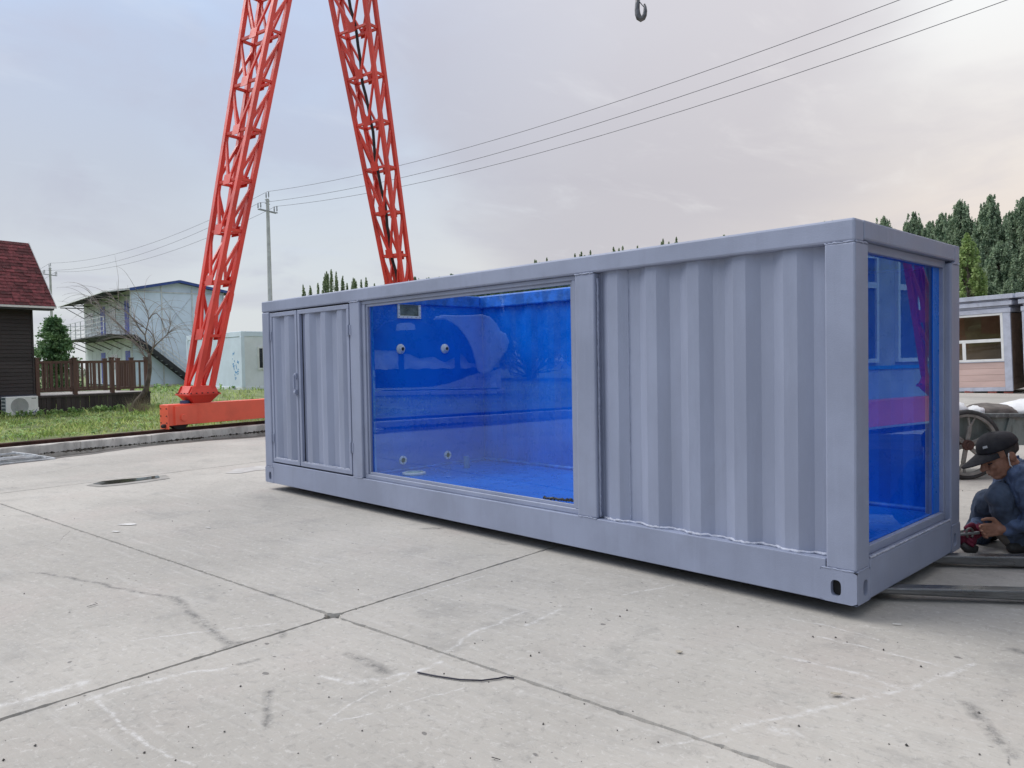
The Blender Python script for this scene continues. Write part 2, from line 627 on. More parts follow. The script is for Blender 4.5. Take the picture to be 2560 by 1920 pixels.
def slab_material():
    m, t, b = new_mat('yard_concrete')
    geo = N(t, 'ShaderNodeNewGeometry')
    P0 = geo.outputs['Position']
    sp = N(t, 'ShaderNodeSeparateXYZ')
    t.links.new(P0, sp.inputs[0])
    fl = N(t, 'ShaderNodeCombineXYZ')
    t.links.new(sp.outputs[0], fl.inputs[0])
    t.links.new(sp.outputs[1], fl.inputs[1])
    P = fl.outputs[0]
    rot = vmap(t, P, rot=(0, 0, R_(-6)))
    big = noise_(t, P, .33, 5, .6, .3)
    mid = noise_(t, P, 2.1, 7, .68, .4)
    fine = noise_(t, P, 34, 5, .7)
    brush = noise_(t, vmap(t, rot, (.9, 9, 1)), 2.0, 6, .65, .3)
    brush2 = noise_(t, vmap(t, rot, (2.4, 30, 1)), 1.5, 4, .6, .4)
    c = mixc(t, (.355, .337, .308), (.462, .438, .400), maprange(t, big, .34, .66))
    c = mixc(t, c, (.42, .375, .345), math_(t, 'MULTIPLY', maprange(t, noise_(t, P, .8, 3), .5, .7), .5))
    c = mixc(t, c, (.275, .265, .25), math_(t, 'MULTIPLY', maprange(t, mid, .50, .72), .62))
    c = mixc(t, c, (.50, .485, .46), math_(t, 'MULTIPLY', maprange(t, brush, .50, .74), .42))
    c = mixc(t, c, (.30, .295, .285), math_(t, 'MULTIPLY', maprange(t, brush2, .54, .76), .30))
    sp1 = noise_(t, P, 21, 8, .8, .6)
    c = mixc(t, c, (.235, .225, .21), math_(t, 'MULTIPLY', maprange(t, sp1, .52, .64), .46))
    sp2 = noise_(t, vmap(t, P, loc=(5.3, 2.1, 0)), 30, 8, .8, .5)
    c = mixc(t, c, (.57, .555, .53), math_(t, 'MULTIPLY', maprange(t, sp2, .53, .64), .50))
    # wear marks with a shape of their own
    wob = N(t, 'ShaderNodeTexNoise')
    wob.inputs['Scale'].default_value = 7
    wob.inputs['Detail'].default_value = 5
    t.links.new(P, wob.inputs['Vector'])
    off = N(t, 'ShaderNodeVectorMath', operation='SUBTRACT')
    t.links.new(wob.outputs['Color'], off.inputs[0])
    off.inputs[1].default_value = (.5, .5, .5)
    sc = N(t, 'ShaderNodeVectorMath', operation='SCALE')
    t.links.new(off.outputs[0], sc.inputs[0])
    sc.inputs['Scale'].default_value = .075
    ad = N(t, 'ShaderNodeVectorMath', operation='ADD')
    t.links.new(P, ad.inputs[0])
    t.links.new(sc.outputs[0], ad.inputs[1])
    fl2 = N(t, 'ShaderNodeVectorMath', operation='MULTIPLY')
    t.links.new(ad.outputs[0], fl2.inputs[0])
    fl2.inputs[1].default_value = (1, 1, 0)
    PW = fl2.outputs[0]
    white = [
        ([(1823, 1825), (2128, 1754), (2282, 1717), (2441, 1660)], .022),
        ([(1961, 1640), (2148, 1685), (2242, 1717)], .026),
        ([(2042, 1590), (2181, 1622), (2368, 1666)], .016),
        ([(800, 1690), (873, 1707), (963, 1695), (1044, 1680), (1097, 1654)], .026),
        ([(1085, 1646), (1186, 1581), (1304, 1532)], .022),
        ([(800, 1817), (881, 1756), (963, 1719), (1044, 1678)], .012),
        ([(841, 1804), (1003, 1760), (1154, 1719)], .010),
        ([(242, 1752), (306, 1812), (366, 1856), (475, 1911)], .014),
        ([(0, 1765), (99, 1738), (215, 1705)], .05),
        ([(1317, 1564), (1398, 1524)], .02),
        ([(1557, 1487), (1695, 1461)], .016),
        ([(150, 1770), (260, 1735), (420, 1690), (560, 1672)], .03),
        ([(1000, 1500), (1100, 1470), (1210, 1440)], .012),
        ([(330, 1600), (500, 1580), (690, 1560)], .016),
        ([(1960, 1545), (2060, 1560), (2200, 1600)], .012),
        ([(1640, 1870), (1800, 1835)], .012),
        ([(1940, 1830), (1980, 1832)], .05),
    ]
    wf = strokes(t, PW, white)
    brk = maprange(t, noise_(t, P, 22, 7, .8), .40, .62)
    wf = math_(t, 'MULTIPLY', math_(t, 'MULTIPLY', wf, brk), .75)
    c = mixc(t, c, (.64, .635, .63), wf)
    dark = [
        ([(84, 1429), (366, 1483), (435, 1495)], .035),
        ([(435, 1495), (494, 1550), (554, 1594), (593, 1614)], .05),
        ([(677, 1725), (667, 1820)], .03),
        ([(880, 1635), (930, 1660), (960, 1682)], .05),
        ([(2413, 1758), (2474, 1823), (2535, 1888)], .05),
        ([(690, 1578), (712, 1580), (704, 1594)], .03),
        ([(606, 1660), (650, 1645)], .028),
        ([(1180, 1310), (1220, 1315)], .06),
        ([(1060, 1322), (1105, 1320)], .06),
        ([(1250, 1360), (1262, 1361)], .05),
        ([(560, 1620), (600, 1608)], .04),
        ([(2540, 1628), (2560, 1634)], .06),
        ([(62, 1188), (130, 1180), (190, 1165)], .012),
        ([(190, 1165), (330, 1150)], .008),
        ([(20, 1395), (150, 1352), (172, 1328)], .006),
        ([(2520, 1850), (2530, 1915)], .008),
    ]
    df = strokes(t, PW, dark)
    brk2 = maprange(t, noise_(t, P, 14, 7, .8), .36, .62)
    df = math_(t, 'MULTIPLY', math_(t, 'MULTIPLY', df, brk2), .85)
    c = mixc(t, c, (.12, .118, .115), df)
    # pits
    vo = N(t, 'ShaderNodeTexVoronoi')
    vo.inputs['Scale'].default_value = 9
    t.links.new(vmap(t, PW, (1, 1.7, 1)), vo.inputs['Vector'])
    thr = noise_(t, P, 3.0, 3)
    pit = maprange(t, math_(t, 'SUBTRACT', vo.outputs['Distance'], math_(t, 'MULTIPLY', maprange(t, thr, .45, .75), .17)), -.03, .03, 1, 0)
    c = mixc(t, c, (.13, .125, .12), math_(t, 'MULTIPLY', pit, .75))
    oi = N(t, 'ShaderNodeObjectInfo')
    hs = N(t, 'ShaderNodeHueSaturation')
    t.links.new(maprange(t, oi.outputs['Random'], 0, 1, .96, 1.05, False), hs.inputs['Value'])
    t.links.new(c, hs.inputs['Color'])
    t.links.new(hs.outputs[0], b.inputs['Base Color'])
    b.inputs['Roughness'].default_value = .82
    b.inputs['Specular IOR Level'].default_value = .35
    h = math_(t, 'ADD', math_(t, 'MULTIPLY', fine, .5), math_(t, 'MULTIPLY', brush2, .6))
    h = math_(t, 'SUBTRACT', h, math_(t, 'MULTIPLY', pit, .8))
    bn = N(t, 'ShaderNodeBump')
    bn.inputs['Strength'].default_value = .45
    bn.inputs['Distance'].default_value = .008
    t.links.new(h, bn.inputs['Height'])
    t.links.new(bn.outputs[0], b.inputs['Normal'])
    return m


SLAB = slab_material()


def water_mat():
    m, t, b = new_mat('puddle_water')
    P = coord(t)
    c = mixc(t, (.030, .027, .022), (.075, .068, .058), maprange(t, noise_(t, P, 1.5, 5), .4, .65))
    t.links.new(c, b.inputs['Base Color'])
    b.inputs['Roughness'].default_value = .04
    b.inputs['IOR'].default_value = 1.33
    bn = N(t, 'ShaderNodeBump')
    bn.inputs['Strength'].default_value = .03
    bn.inputs['Distance'].default_value = .01
    t.links.new(noise_(t, P, 12, 2), bn.inputs['Height'])
    t.links.new(bn.outputs[0], b.inputs['Normal'])
    return m


WATER = water_mat()
DAMP = mat('damp_concrete', (.12, .11, .10), .75, 0, .25, 3, .3, 40)

# ------------------------------------------------------------------ setting: ground, yard, lawn
K0 = Vector((-11.85, -.896, 0))
RROT = R_(10.5)
RAILM = Matrix.Translation(K0) @ Matrix.Rotation(RROT, 4, 'Z')     # local x = towards the yard, y = along the rail


def rl(n, s, z=0.):
    return RAILM @ Vector((n, s, z))


g = MB()
g.add([(-700, -700, -.06), (700, -700, -.06), (700, 700, -.06), (-700, 700, -.06)], [(0, 1, 2, 3)])
GROUNDM = mat('earth', (.085, .085, .055), .95, 0, .3, .15, .4, 8, dirt=.5, dirtcol=(.06, .075, .03))
tag(g.build('ground', GROUNDM), kind='structure')
g = MB()
g.add([(-16, -40, -.03), (40, -40, -.03), (40, 60, -.03), (-20, 60, -.03)], [(0, 1, 2, 3)])
tag(g.build('joint_bed', mat('joint_dirt', (.018, .016, .014), .95, 0, .4, 9, .6, 40)), kind='structure')

# concrete slabs: separate pours with crumbled joints
yard = thing('concrete_yard', None, None, (-1.954, -1.685, 0), R_(4.8))
yard['kind'] = 'structure'
YM = MW[yard.name]


def slab(poly, fine):
    step = .03 if fine else .5
    pts = []
    n = len(poly)
    for i in range(n):
        a, b = Vector(poly[i]), Vector(poly[(i + 1) % n])
        L = (b - a).length
        k = max(2, int(L / step))
        d = (b - a) / L
        nin = Vector((-d.y, d.x))
        for j in range(k):
            u = j / k
            p = a + (b - a) * u
            w = .0030
            if fine:
                q = p * 3.1
                w += max(0, mnoise.noise(Vector((q.x, q.y, 1.3)))) * .008 + max(0, mnoise.noise(Vector((q.x * 6, q.y * 6, 5.1)))) ** 1.5 * .009 + random.random() ** 3 * .006
                e = min(u, 1 - u) * L
                w += max(0, .06 - e) * .34 * max(0, 1 + 1.6 * mnoise.noise(Vector((q.x * 9, q.y * 9, 2.1))))
            pts.append((p + nin * w, w))
    vs, fs = [], []
    m = len(pts)
    cen = sum((p for p, w in pts), Vector((0, 0))) / m
    for p, w in pts:
        d = (cen - p).normalized()
        inn = p + d * (.0025 + .30 * w)
        vs.append((inn.x, inn.y, 0))
    for p, w in pts:
        vs.append((p.x, p.y, -.010 - .4 * w))
    for p, w in pts:
        vs.append((p.x, p.y, -.045))
    fs.append(tuple(range(m)))
    for i in range(m):
        j = (i + 1) % m
        fs.append((m + i, m + j, j, i))
        fs.append((2 * m + i, 2 * m + j, m + j, m + i))
    b = MB()
    b.add(vs, fs)
    return b.build('concrete_slab', SLAB, yard)


inv = YM.inverted()
xs = [-6.03, 0., 6.0, 12., 18.]
ys = [-5.9 * k for k in (5, 4, 3, 2, 1)] + [0., 5.9, 11.8, 17.7, 23.6, 29.5, 35.4]


def kerb_x(yl):
    a, b = inv @ rl(0.02, -40), inv @ rl(0.02, 60)
    t = (yl - a.y) / (b.y - a.y)
    return a.x + (b.x - a.x) * t


for j in range(len(ys) - 1):
    y0, y1 = ys[j], ys[j + 1]
    slab([(kerb_x(y0), y0), (xs[0], y0), (xs[0], y1), (kerb_x(y1), y1)], -6 < y0 < 6)
    for i in range(len(xs) - 1):
        slab([(xs[i], y0), (xs[i + 1], y0), (xs[i + 1], y1), (xs[i], y1)], (-12 < y0 < 6 and xs[i] < 1))

# lawn behind the kerb
lw = MB()
lw.add([tuple(rl(-1.05, -60, .125)), tuple(rl(-1.05, 70, .125)), tuple(rl(-95, 70, .125)), tuple(rl(-95, -60, .125))], [(0, 1, 2, 3)])
tag(lw.build('lawn', mat('lawn_soil', (.16, .20, .075), .95, 0, .35, 1.2, .6, 30, dirt=.5, dirtcol=(.17, .14, .09))), kind='structure')
st = MB()
st.box(-1.06, -.121, -40, 40, -.05, .122)
o = st.build('rail_bed', mat('rail_bed_dirt', (.30, .28, .25), .95, 0, .3, 3, .6, 30, dirt=.6, dirtcol=(.10, .085, .065)))
o.matrix_world = RAILM
tag(o, kind='structure')

# kerb blocks
kerb = thing('kerb', None, None, mat=RAILM)
kerb['kind'] = 'structure'
for k in range(-20, 24):
    y0 = .762 + 1.167 * k
    b = MB()
    dz = random.uniform(-.004, .004)
    pr = [(-.12, -.05), (0.0, -.05), (-.012, .125 + dz), (-.024, .14 + dz), (-.12, .14 + dz)]
    n = 8
    vs = []
    for i in range(n + 1):
        y = y0 + .004 + (1.167 - .008) * i / n
        for q, (x, z) in enumerate(pr):
            ch = max(0, mnoise.noise(Vector((y * 5, q * 3.3, 2)))) * .016 if q in (2, 3) else 0
            vs.append((x - ch, y, z - ch * .7))
    m = len(pr)
    fs = [tuple(range(m - 1, -1, -1)), tuple(n * m + i for i in range(m))]
    for i in range(n):
        for q in range(m):
            q2 = (q + 1) % m
            fs.append((i * m + q, i * m + q2, (i + 1) * m + q2, (i + 1) * m + q))
    b.add(vs, fs)
    b.build('kerb_block', KERB, kerb)


def crane_rail(n0, label):
    t = thing('crane_rail', label, 'rail', mat=RAILM @ Matrix.Translation((n0, 0, 0)), group='rusty crane rails')
    b = MB()
    b.extr([(-.05, .118), (.05, .118), (.05, .128), (.008, .137), (.008, .165), (.03, .172), (.03, .188), (.024, .192), (-.024, .192), (-.03, .188), (-.03, .172), (-.008, .165), (-.008, .137), (-.05, .128)], 'y', -38, 38)
    b.build('rail', RUST, t)
    c = MB()
    for k in range(-30, 31):
        for sx in (-1, 1):
            c.box(sx * .07 - .02, sx * .07 + .02, k * .9 - .04, k * .9 + .04, .123, .142)
    tag(c.build('clip', RUST, t), kind='stuff')
    return t


crane_rail(-.27, 'rusty crane rail running behind the concrete kerb')
t2 = crane_rail(16.0, 'second crane rail across the yard in front of the grey building')
b = MB()
b.box(15.6, 16.4, -38, 38, -.04, .12)
o = b.build('rail_foundation', KERB)
o.matrix_world = RAILM
tag(o, kind='structure')

# grass: blades and tufts (uncountable)
ex = []


def grass():
    P, F = [], []
    A = np.array(RAILM)

    def tuft(nm, n0, n1, s0, s1, h0, h1, w, lean, pw=1.0):
        q = rng.random((nm, 2))
        n = n0 + (n1 - n0) * q[:, 0] ** pw
        s = s0 + (s1 - s0) * q[:, 1]
        dens = np.array([mnoise.noise(Vector((a * .7, b * .7, 3.))) for a, b in zip(n, s)])
        keep = rng.random(nm) < (.62 + 1.1 * dens)
        n, s, dens = n[keep], s[keep], dens[keep]
        m = len(n)
        h = (h0 + (h1 - h0) * rng.random(m) ** 2) * (1 + .8 * dens)
        an = rng.random(m) * 2 * np.pi
        ln = lean * h * (.3 + rng.random(m))
        ww = w * (.6 + .8 * rng.random(m))
        az = rng.random(m) * 2 * np.pi
        bx, by = np.cos(az) * ww, np.sin(az) * ww
        base = np.stack([n, s, np.full(m, .12)], 1)
        mid = base + np.stack([np.cos(an) * ln * .35, np.sin(an) * ln * .35, h * .6], 1)
        tip = base + np.stack([np.cos(an) * ln, np.sin(an) * ln, h], 1)
        d = np.stack([bx, by, np.zeros(m)], 1)
        v = np.stack([base - d, base + d, mid + d * .8, tip, mid - d * .8], 1).reshape(-1, 3)
        v = v @ A[:3, :3].T + A[:3, 3]
        return v
    out = [tuft(26000, -1.1, -7.5, -6, 14, .03, .10, .009, .7, .8),
           tuft(9000, -7.5, -8.6, -6, 9, .05, .16, .010, .6),
           tuft(14000, -2, -30, 3, 26, .06, .20, .014, .6),
           tuft(9000, -1.1, -4, -4, 14, .04, .12, .012, .8),
           tuft(7000, -3, -16, -30, -5, .05, .16, .014, .6)]
    v = np.concatenate(out)
    k = len(v) // 5
    f = np.arange(k * 5).reshape(k, 5)
    o = npmesh('grass', v, f, GRASSM)
    tag(o, 'short patchy green grass on the lawn behind the kerb', 'grass', kind='stuff')
    # broad-leaved weeds
    vs, fs = [], []

    def plant(n, s, size, nl, upr):
        for i in range(nl):
            a = rng.random() * 6.283
            L = size * (.5 + .7 * rng.random())
            up = upr * (.4 + .9 * rng.random())
            d = np.array([np.cos(a), np.sin(a), up])
            d /= np.linalg.norm(d)
            sd = np.array([-np.sin(a), np.cos(a), 0]) * L * .22
            b0 = np.array([n, s, .13 + rng.random() * size * .6 * upr])
            q = [b0, b0 + d * L * .45 + sd, b0 + d * L - np.array([0, 0, L * .25]), b0 + d * L * .45 - sd]
            k0 = len(vs)
            vs.extend([A[:3, :3] @ p + A[:3, 3] for p in q])
            fs.append((k0, k0 + 1, k0 + 2, k0 + 3))
    for i in range(2200):
        n = -1.2 - 6.8 * rng.random()
        s = -6 + 18 * rng.random()
        if mnoise.noise(Vector((n * .9, s * .9, 9.))) > -.12:
            plant(n, s, .05 + .06 * rng.random(), 7, .7)
    for i in range(170):
        plant(-8.25 + .35 * rng.random(), 2.2 + 4.6 * rng.random(), .05 + .07 * rng.random(), 16, 1.7)
    for i in range(260):
        plant(-18 - 10 * rng.random(), 4 + 18 * rng.random(), .1 + .12 * rng.random(), 10, 1.5)
    o = npmesh('weeds', vs, fs, WEEDM)
    tag(o, 'broad leaved green weeds growing through the grass', 'weeds', kind='stuff')


grass()


# dirt and leaf litter caught at the foot of the kerb
V, F = [], []
r4 = np.random.default_rng(77)
for k in range(3200):
    y = -6 + 16 * r4.random()
    cl = max(0., mnoise.noise(Vector((y * .9, 4.2, 0))) + .25)
    if r4.random() > .45 + 1.2 * cl:
        continue
    s_ = .006 + .018 * r4.random() ** 2 * (1 + 1.5 * cl)
    c = np.array(rl(.004 + .07 * r4.random() ** 2 * (1 + 2 * cl), y, s_ * .3))
    o8 = np.array([[1, 0, 0], [-1, 0, 0], [0, 1.6, 0], [0, -1.6, 0], [0, 0, .8], [0, 0, -.5]]) * (s_ * (.5 + .8 * r4.random((6, 3))))
    k0 = len(V)
    V.extend(c + o8)
    for f_ in ((0, 2, 4), (2, 1, 4), (1, 3, 4), (3, 0, 4), (2, 0, 5), (1, 2, 5), (3, 1, 5), (0, 3, 5)):
        F.append(tuple(k0 + i for i in f_))
tag(npmesh('kerb_litter', V, F, mat('wet_litter', (.030, .026, .020), .9, 0, .5, 20)), 'dark wet dirt and leaf litter along the foot of the kerb', 'litter', kind='stuff')

# puddles
def blob_sheet(name, pts, z, m, amp=.03):
    b = MB()
    n = len(pts)
    out = []
    for i in range(n):
        a, c = Vector(pts[i]), Vector(pts[(i + 1) % n])
        k = max(2, int((c - a).length / .12))
        for j in range(k):
            p = a + (c - a) * (j / k)
            q = mnoise.noise(Vector((p.x * 3, p.y * 3, 0.7))) * amp
            out.append((p.x + q, p.y + q, z))
    b.add(out, [tuple(range(len(out)))])
    return b.build(name, m)


def rl2(n, s):
    p = rl(n, s)
    return (p.x, p.y)


tag(blob_sheet('damp_edge', [rl2(.004, -14), rl2(.9, -6), rl2(1.0, -.6), rl2(.82, .3), rl2(.50, 1.6), rl2(.62, 2.6), rl2(.95, 3.4), rl2(1.1, 6), rl2(.6, 10), rl2(.004, 11)], .004, DAMP, .05), kind='structure')
tag(blob_sheet('puddle', [rl2(.006, -13), rl2(.75, -6), rl2(.85, -.7), rl2(.66, .25), rl2(.36, 1.5), rl2(.45, 2.5), rl2(.75, 3.3), rl2(.85, 6), rl2(.4, 9), rl2(.006, 10)], .008, WATER, .04), kind='structure')
PUD = [gp(*p) for p in [(232, 1211), (255, 1205), (300, 1200), (350, 1196), (395, 1190), (400, 1196), (350, 1203), (300, 1209), (255, 1213)]]
tag(blob_sheet('damp_ring', [(p.x * 1.0 + (p.x + 7.97) * .5, p.y + (p.y + .8) * .22) for p in PUD], .0045, mat('damp_pale', (.30, .285, .26), .6, 0, .15, 5), .02), kind='structure')
tag(blob_sheet('small_puddle', [(p.x, p.y) for p in PUD], .0085, WATER, .015), kind='structure')
PAT = [gp(*p) for p in [(565, 1184), (590, 1173), (640, 1166), (700, 1160), (700, 1172), (640, 1177), (600, 1184)]]
tag(blob_sheet('repair_patch', [(p.x, p.y) for p in PAT], .004, mat('pale_patch', (.47, .455, .44), .85, 0, .1, 6, .2), .02), kind='structure')


# ------------------------------------------------------------------ pool container
H, L, WD, ZB = 1.8625, 6.0595, 1.561, .075
ct = thing('pool_container', 'blue-grey steel shipping container turned into a pool with large blue windows', 'container', (0, 0, ZB))


def cbox(name, x0, x1, y0, y1, z0, z1, m=PAINT, bev=.006, parent=None):
    b = MB()
    b.box(x0, x1, y0, y1, z0, z1)
    return b.build(name, m, parent or ct, bev, seg=2)


ZR, ZT = .207, 1.751
# rails and posts (butted)
cbox('bottom_rail', -L + .1535, -.1515, 0, .10, 0, ZR, bev=.004)
cbox('bottom_rail', -L + .17, -.17, WD - .10, WD, 0, ZR)
cbox('end_rail', -.10, 0, .162, WD - .162, 0.0, .200, bev=.010)
cbox('end_rail', -L, -L + .10, .162, WD - .162, 0, ZR)
cbox('top_rail', -L, -.001, 0, .11, ZT, H, bev=.012)
cbox('top_rail', -L, -.001, WD - .085, WD, ZT, H)
cbox('end_header', -.10, 0, .111, WD - .086, 1.766, H, bev=.010)
cbox('end_header', -L, -L + .1, .111, WD - .086, ZT, H)
cbox('corner_post', -.150, 0, .0, .160, .163, ZT - .001, bev=.010)
cbox('corner_post', -.150, 0, 1.401, WD, .163, ZT - .001, bev=.010)
cbox('corner_post', -L + .002, -5.905, .0, .150, .163, ZT - .001, bev=.012)
cbox('corner_post', -L + .002, -5.905, 1.411, WD, .163, ZT - .001)
cbox('side_post', -4.405, -4.247, .002, .12, ZR + .001, ZT - .001, bev=.010)
cbox('side_post', -1.767, -1.608, .002, .12, ZR + .001, ZT - .001, bev=.010)


# corner castings with oval holes
def casting(x0, sx, y0, sy):
    # block .178 (x) x .162 (y) x .162 (z); holes on the outward x and y faces
    def face_with_hole(w, h, cx, cz, rw, rh, n=28):
        outer, inner = [], []
        for k in range(n):
            a = 2 * math.pi * k / n
            c, s_ = math.cos(a), math.sin(a)
            inner.append((cx + rw * math.copysign(abs(c) ** .75, c), cz + rh * math.copysign(abs(s_) ** .6, s_)))
            m_ = max(abs(c) / (w / 2), abs(s_) / (h / 2))
            outer.append((min(max(w / 2 + c / m_, 0), w), min(max(h / 2 + s_ / m_, 0), h)))
        return outer, inner
    LX, LY, LZ = .178, .162, .163
    b = MB()
    holes = []
    # y face
    for (w, cx, rw, mk) in ((LX, .076, .0258, lambda u, z, d: (x0 + sx * (LX - u) * 1.0, y0 + sy * d, z)),
                            (LY, .0585, .0270, lambda u, z, d: (x0 + sx * d, y0 + sy * (LY - u), z))):
        o_, i_ = face_with_hole(w, LZ, cx, .071, rw, .040)
        n = len(o_)
        vs = [mk(u, z, 0) for u, z in o_] + [mk(u, z, 0) for u, z in i_] + [mk(u, z, .028) for u, z in i_]
        fs = [(k, (k + 1) % n, n + (k + 1) % n, n + k) for k in range(n)] + [(n + k, n + (k + 1) % n, 2 * n + (k + 1) % n, 2 * n + k) for k in range(n)]
        b.add(vs, fs)
        dark = MB()
        holes.append(dark)
        dark.add([mk(u, z, .029) for u, z in face_with_hole(w, LZ, cx, .071, rw * 1.02, .041)[1]], [tuple(range(n))])
    # remaining faces
    xa, xb = x0, x0 + sx * LX
    ya, yb = y0, y0 + sy * LY
    b.add([(xa, ya, 0), (xb, ya, 0), (xb, yb, 0), (xa, yb, 0), (xa, ya, LZ), (xb, ya, LZ), (xb, yb, LZ), (xa, yb, LZ)],
          [(0, 1, 2, 3), (4, 5, 6, 7), (1, 2, 6, 5), (2, 3, 7, 6)])
    # weld the outline so the bevel finds the corner
    o = b.build('corner_casting', PAINT, ct)
    bm = bmesh.new()
    bm.from_mesh(o.data)
    bmesh.ops.remove_doubles(bm, verts=bm.verts, dist=.0008)
    bmesh.ops.recalc_face_normals(bm, faces=bm.faces)
    bm.to_mesh(o.data)
    bm.free()
    for dark in holes:
        dark.build('hole', BLACK, o)
    return o


casting(.002, -1, -.002, 1)
casting(.002, -1, WD + .002, -1)
casting(-L - .002, 1, -.002, 1)
casting(-L - .002, 1, WD + .002, -1)


def corr_profile(x0, x1, first, period=.286, ow=.074, sl=.070, yo=.030, yi=.064):
    """corrugation seen from outside: list of (x, y); 'first' = right end of an outer flat"""
    pts = []
    k0 = int(math.floor((x0 - first) / period)) - 1
    for k in range(k0, k0 + int((x1 - x0) / period) + 4):
        e = first + k * period
        pts += [(e - ow, yo), (e, yo), (e + sl, yi), (e + period - ow - sl, yi)]
    pts.sort()
    res = []

    def ya(x):
        for (xa, ya_), (xb, yb_) in zip(pts[:-1], pts[1:]):
            if xa <= x <= xb:
                return ya_ + (yb_ - ya_) * (x - xa) / max(xb - xa, 1e-6)
        return yi
    res.append((x0, ya(x0)))
    res += [p for p in pts if x0 < p[0] < x1]
    res.append((x1, ya(x1)))
    return res


def corr_panel(name, prof, z0, z1, m, parent, th=.003, flip=False):
    b = MB()
    poly = prof + [(x, y + th) for x, y in reversed(prof)]
    n = len(prof)
    vs = [(x, y, z0) for x, y in prof] + [(x, y, z1) for x, y in prof] + [(x, y + th, z0) for x, y in prof] + [(x, y + th, z1) for x, y in prof]
    fs = []
    for i in range(n - 1):
        fs.append((i, i + 1, n + i + 1, n + i))
        fs.append((2 * n + i, 3 * n + i, 3 * n + i + 1, 2 * n + i + 1))
        fs.append((n + i, n + i + 1, 3 * n + i + 1, 3 * n + i))
    b.add(vs, fs)
    return b.build(name, m, parent, .006, seg=2)


pan = corr_panel('corrugated_panel', corr_profile(-1.608, -.150, -1.447), ZR, ZT, PAINT_D, ct)
# weld beads
prof = corr_profile(-1.60, -.160, -1.447)
pts = []
for (xa, ya), (xb, yb) in zip(prof[:-1], prof[1:]):
    k = max(2, int(math.hypot(xb - xa, yb - ya) / .018))
    for i in range(k):
        pts.append((xa + (xb - xa) * i / k, ya + (yb - ya) * i / k - .004 + random.uniform(-.003, .003), ZR + .004 + random.uniform(-.002, .006)))
b = MB()
b.tube(pts, [.0065 + .004 * random.random() for _ in pts], 6)
b.build('weld_seam', WELD, ct, smooth=True)
pts = [(-1.600 + random.uniform(-.002, .002), .028, ZR + .01 + 1.5 * i / 120) for i in range(121)]
b = MB()
b.tube(pts, [.005 + .004 * random.random() for _ in pts], 6)
b.build('weld_seam', PAINT, ct, smooth=True)
b = MB()
pts = [(-1.388 + random.uniform(-.0015, .0015), .060, ZR + .01 + 1.53 * i / 150) for i in range(151)]
b.tube(pts, [.002 + .0035 * random.random() for _ in pts], 6)
b.build('weld_seam', PAINT, ct, smooth=True)
def bead(pts, r0, r1, m=PAINT):
    b = MB()
    b.tube(pts, [r0 + r1 * random.random() for _ in pts], 6)
    b.build('weld_seam', m, ct, smooth=True)


for (x0, x1, z, y) in ((-4.40, -4.25, ZR + .002, 0), (-1.765, -1.61, ZR + .002, 0), (-4.40, -4.25, ZT - .001, 0), (-1.765, -1.61, ZT - .001, 0), (-.15, -.005, ZT - .001, .002), (-.17, -.01, .163, -.001), (-L + .01, -L + .16, .163, -.001)):
    bead([(x0 + (x1 - x0) * i / 12, y + .001, z + random.uniform(-.003, .003)) for i in range(13)], .003, .003)
for (y0, y1, z) in ((.01, .15, ZT - .001), (.01, .15, .163), (1.41, 1.55, ZT - .001), (1.41, 1.55, .163)):
    bead([(-.001, y0 + (y1 - y0) * i / 12, z + random.uniform(-.003, .003)) for i in range(13)], .003, .003)
bead([(-.004, .175 + 1.21 * i / 90, .2045) for i in range(91)], .004, .004, WELD)
bead([(-.045, 1.397, .22 + 1.5 * i / 110) for i in range(111)], .003, .004)


# doors
def door(x0, x1, prof_first, hinge_side):
    d = MB()
    z0, z1, fw = .222, 1.736, .040
    y0, y1 = .004, .034
    d.box(x0, x1, y0, y1, z0, z0 + fw)
    d.box(x0, x1, y0, y1, z1 - fw, z1)
    d.box(x0, x0 + fw, y0, y1, z0 + fw, z1 - fw)
    d.box(x1 - fw, x1, y0, y1, z0 + fw, z1 - fw)
    fr = d.build('door', PAINT, ct, .003)
    corr_panel('door_panel', corr_profile(x0 + fw - .002, x1 - fw + .002, prof_first, yo=.012, yi=.042), z0 + fw - .002, z1 - fw + .002, PAINT_D, fr)
    xh = x0 - .004 if hinge_side < 0 else x1 + .004
    for z in (1.505, .465):
        h = MB()
        h.lathe([(.008, -.05), (.008, .05)], (xh, -.006, z), (0, 0, 1), 10)
        h.box(xh - .034, xh - .006, -.002, .003, z - .045, z + .045)
        h.box(xh + .006, xh + .034, -.002, .003, z - .045, z + .045)
        h.build('hinge', PAINT, fr, .001)
    b = MB()
    pts = [(x0 + fw + (x1 - x0 - 2 * fw) * i / 60, .010 + .01 * random.random(), z0 + fw + .002 + .004 * random.random()) for i in range(61)]
    b.tube(pts, [.003 + .003 * random.random() for _ in pts], 5)
    b.build('weld_seam', WELD, fr, smooth=True)
    return fr


dl = door(-5.890, -5.347, -5.52, -1)
dr = door(-5.333, -4.420, -5.115, 1)
h = MB()
h.box(-5.388, -5.352, -.016, .004, 1.075, 1.125)
h.box(-5.383, -5.365, -.030, -.012, .975, 1.11)
h.box(-5.392, -5.348, -.022, .004, .915, .965)
h.box(-5.380, -5.342, -.034, -.02, .93, .95)
h.build('handle', PAINT, dl, .003)
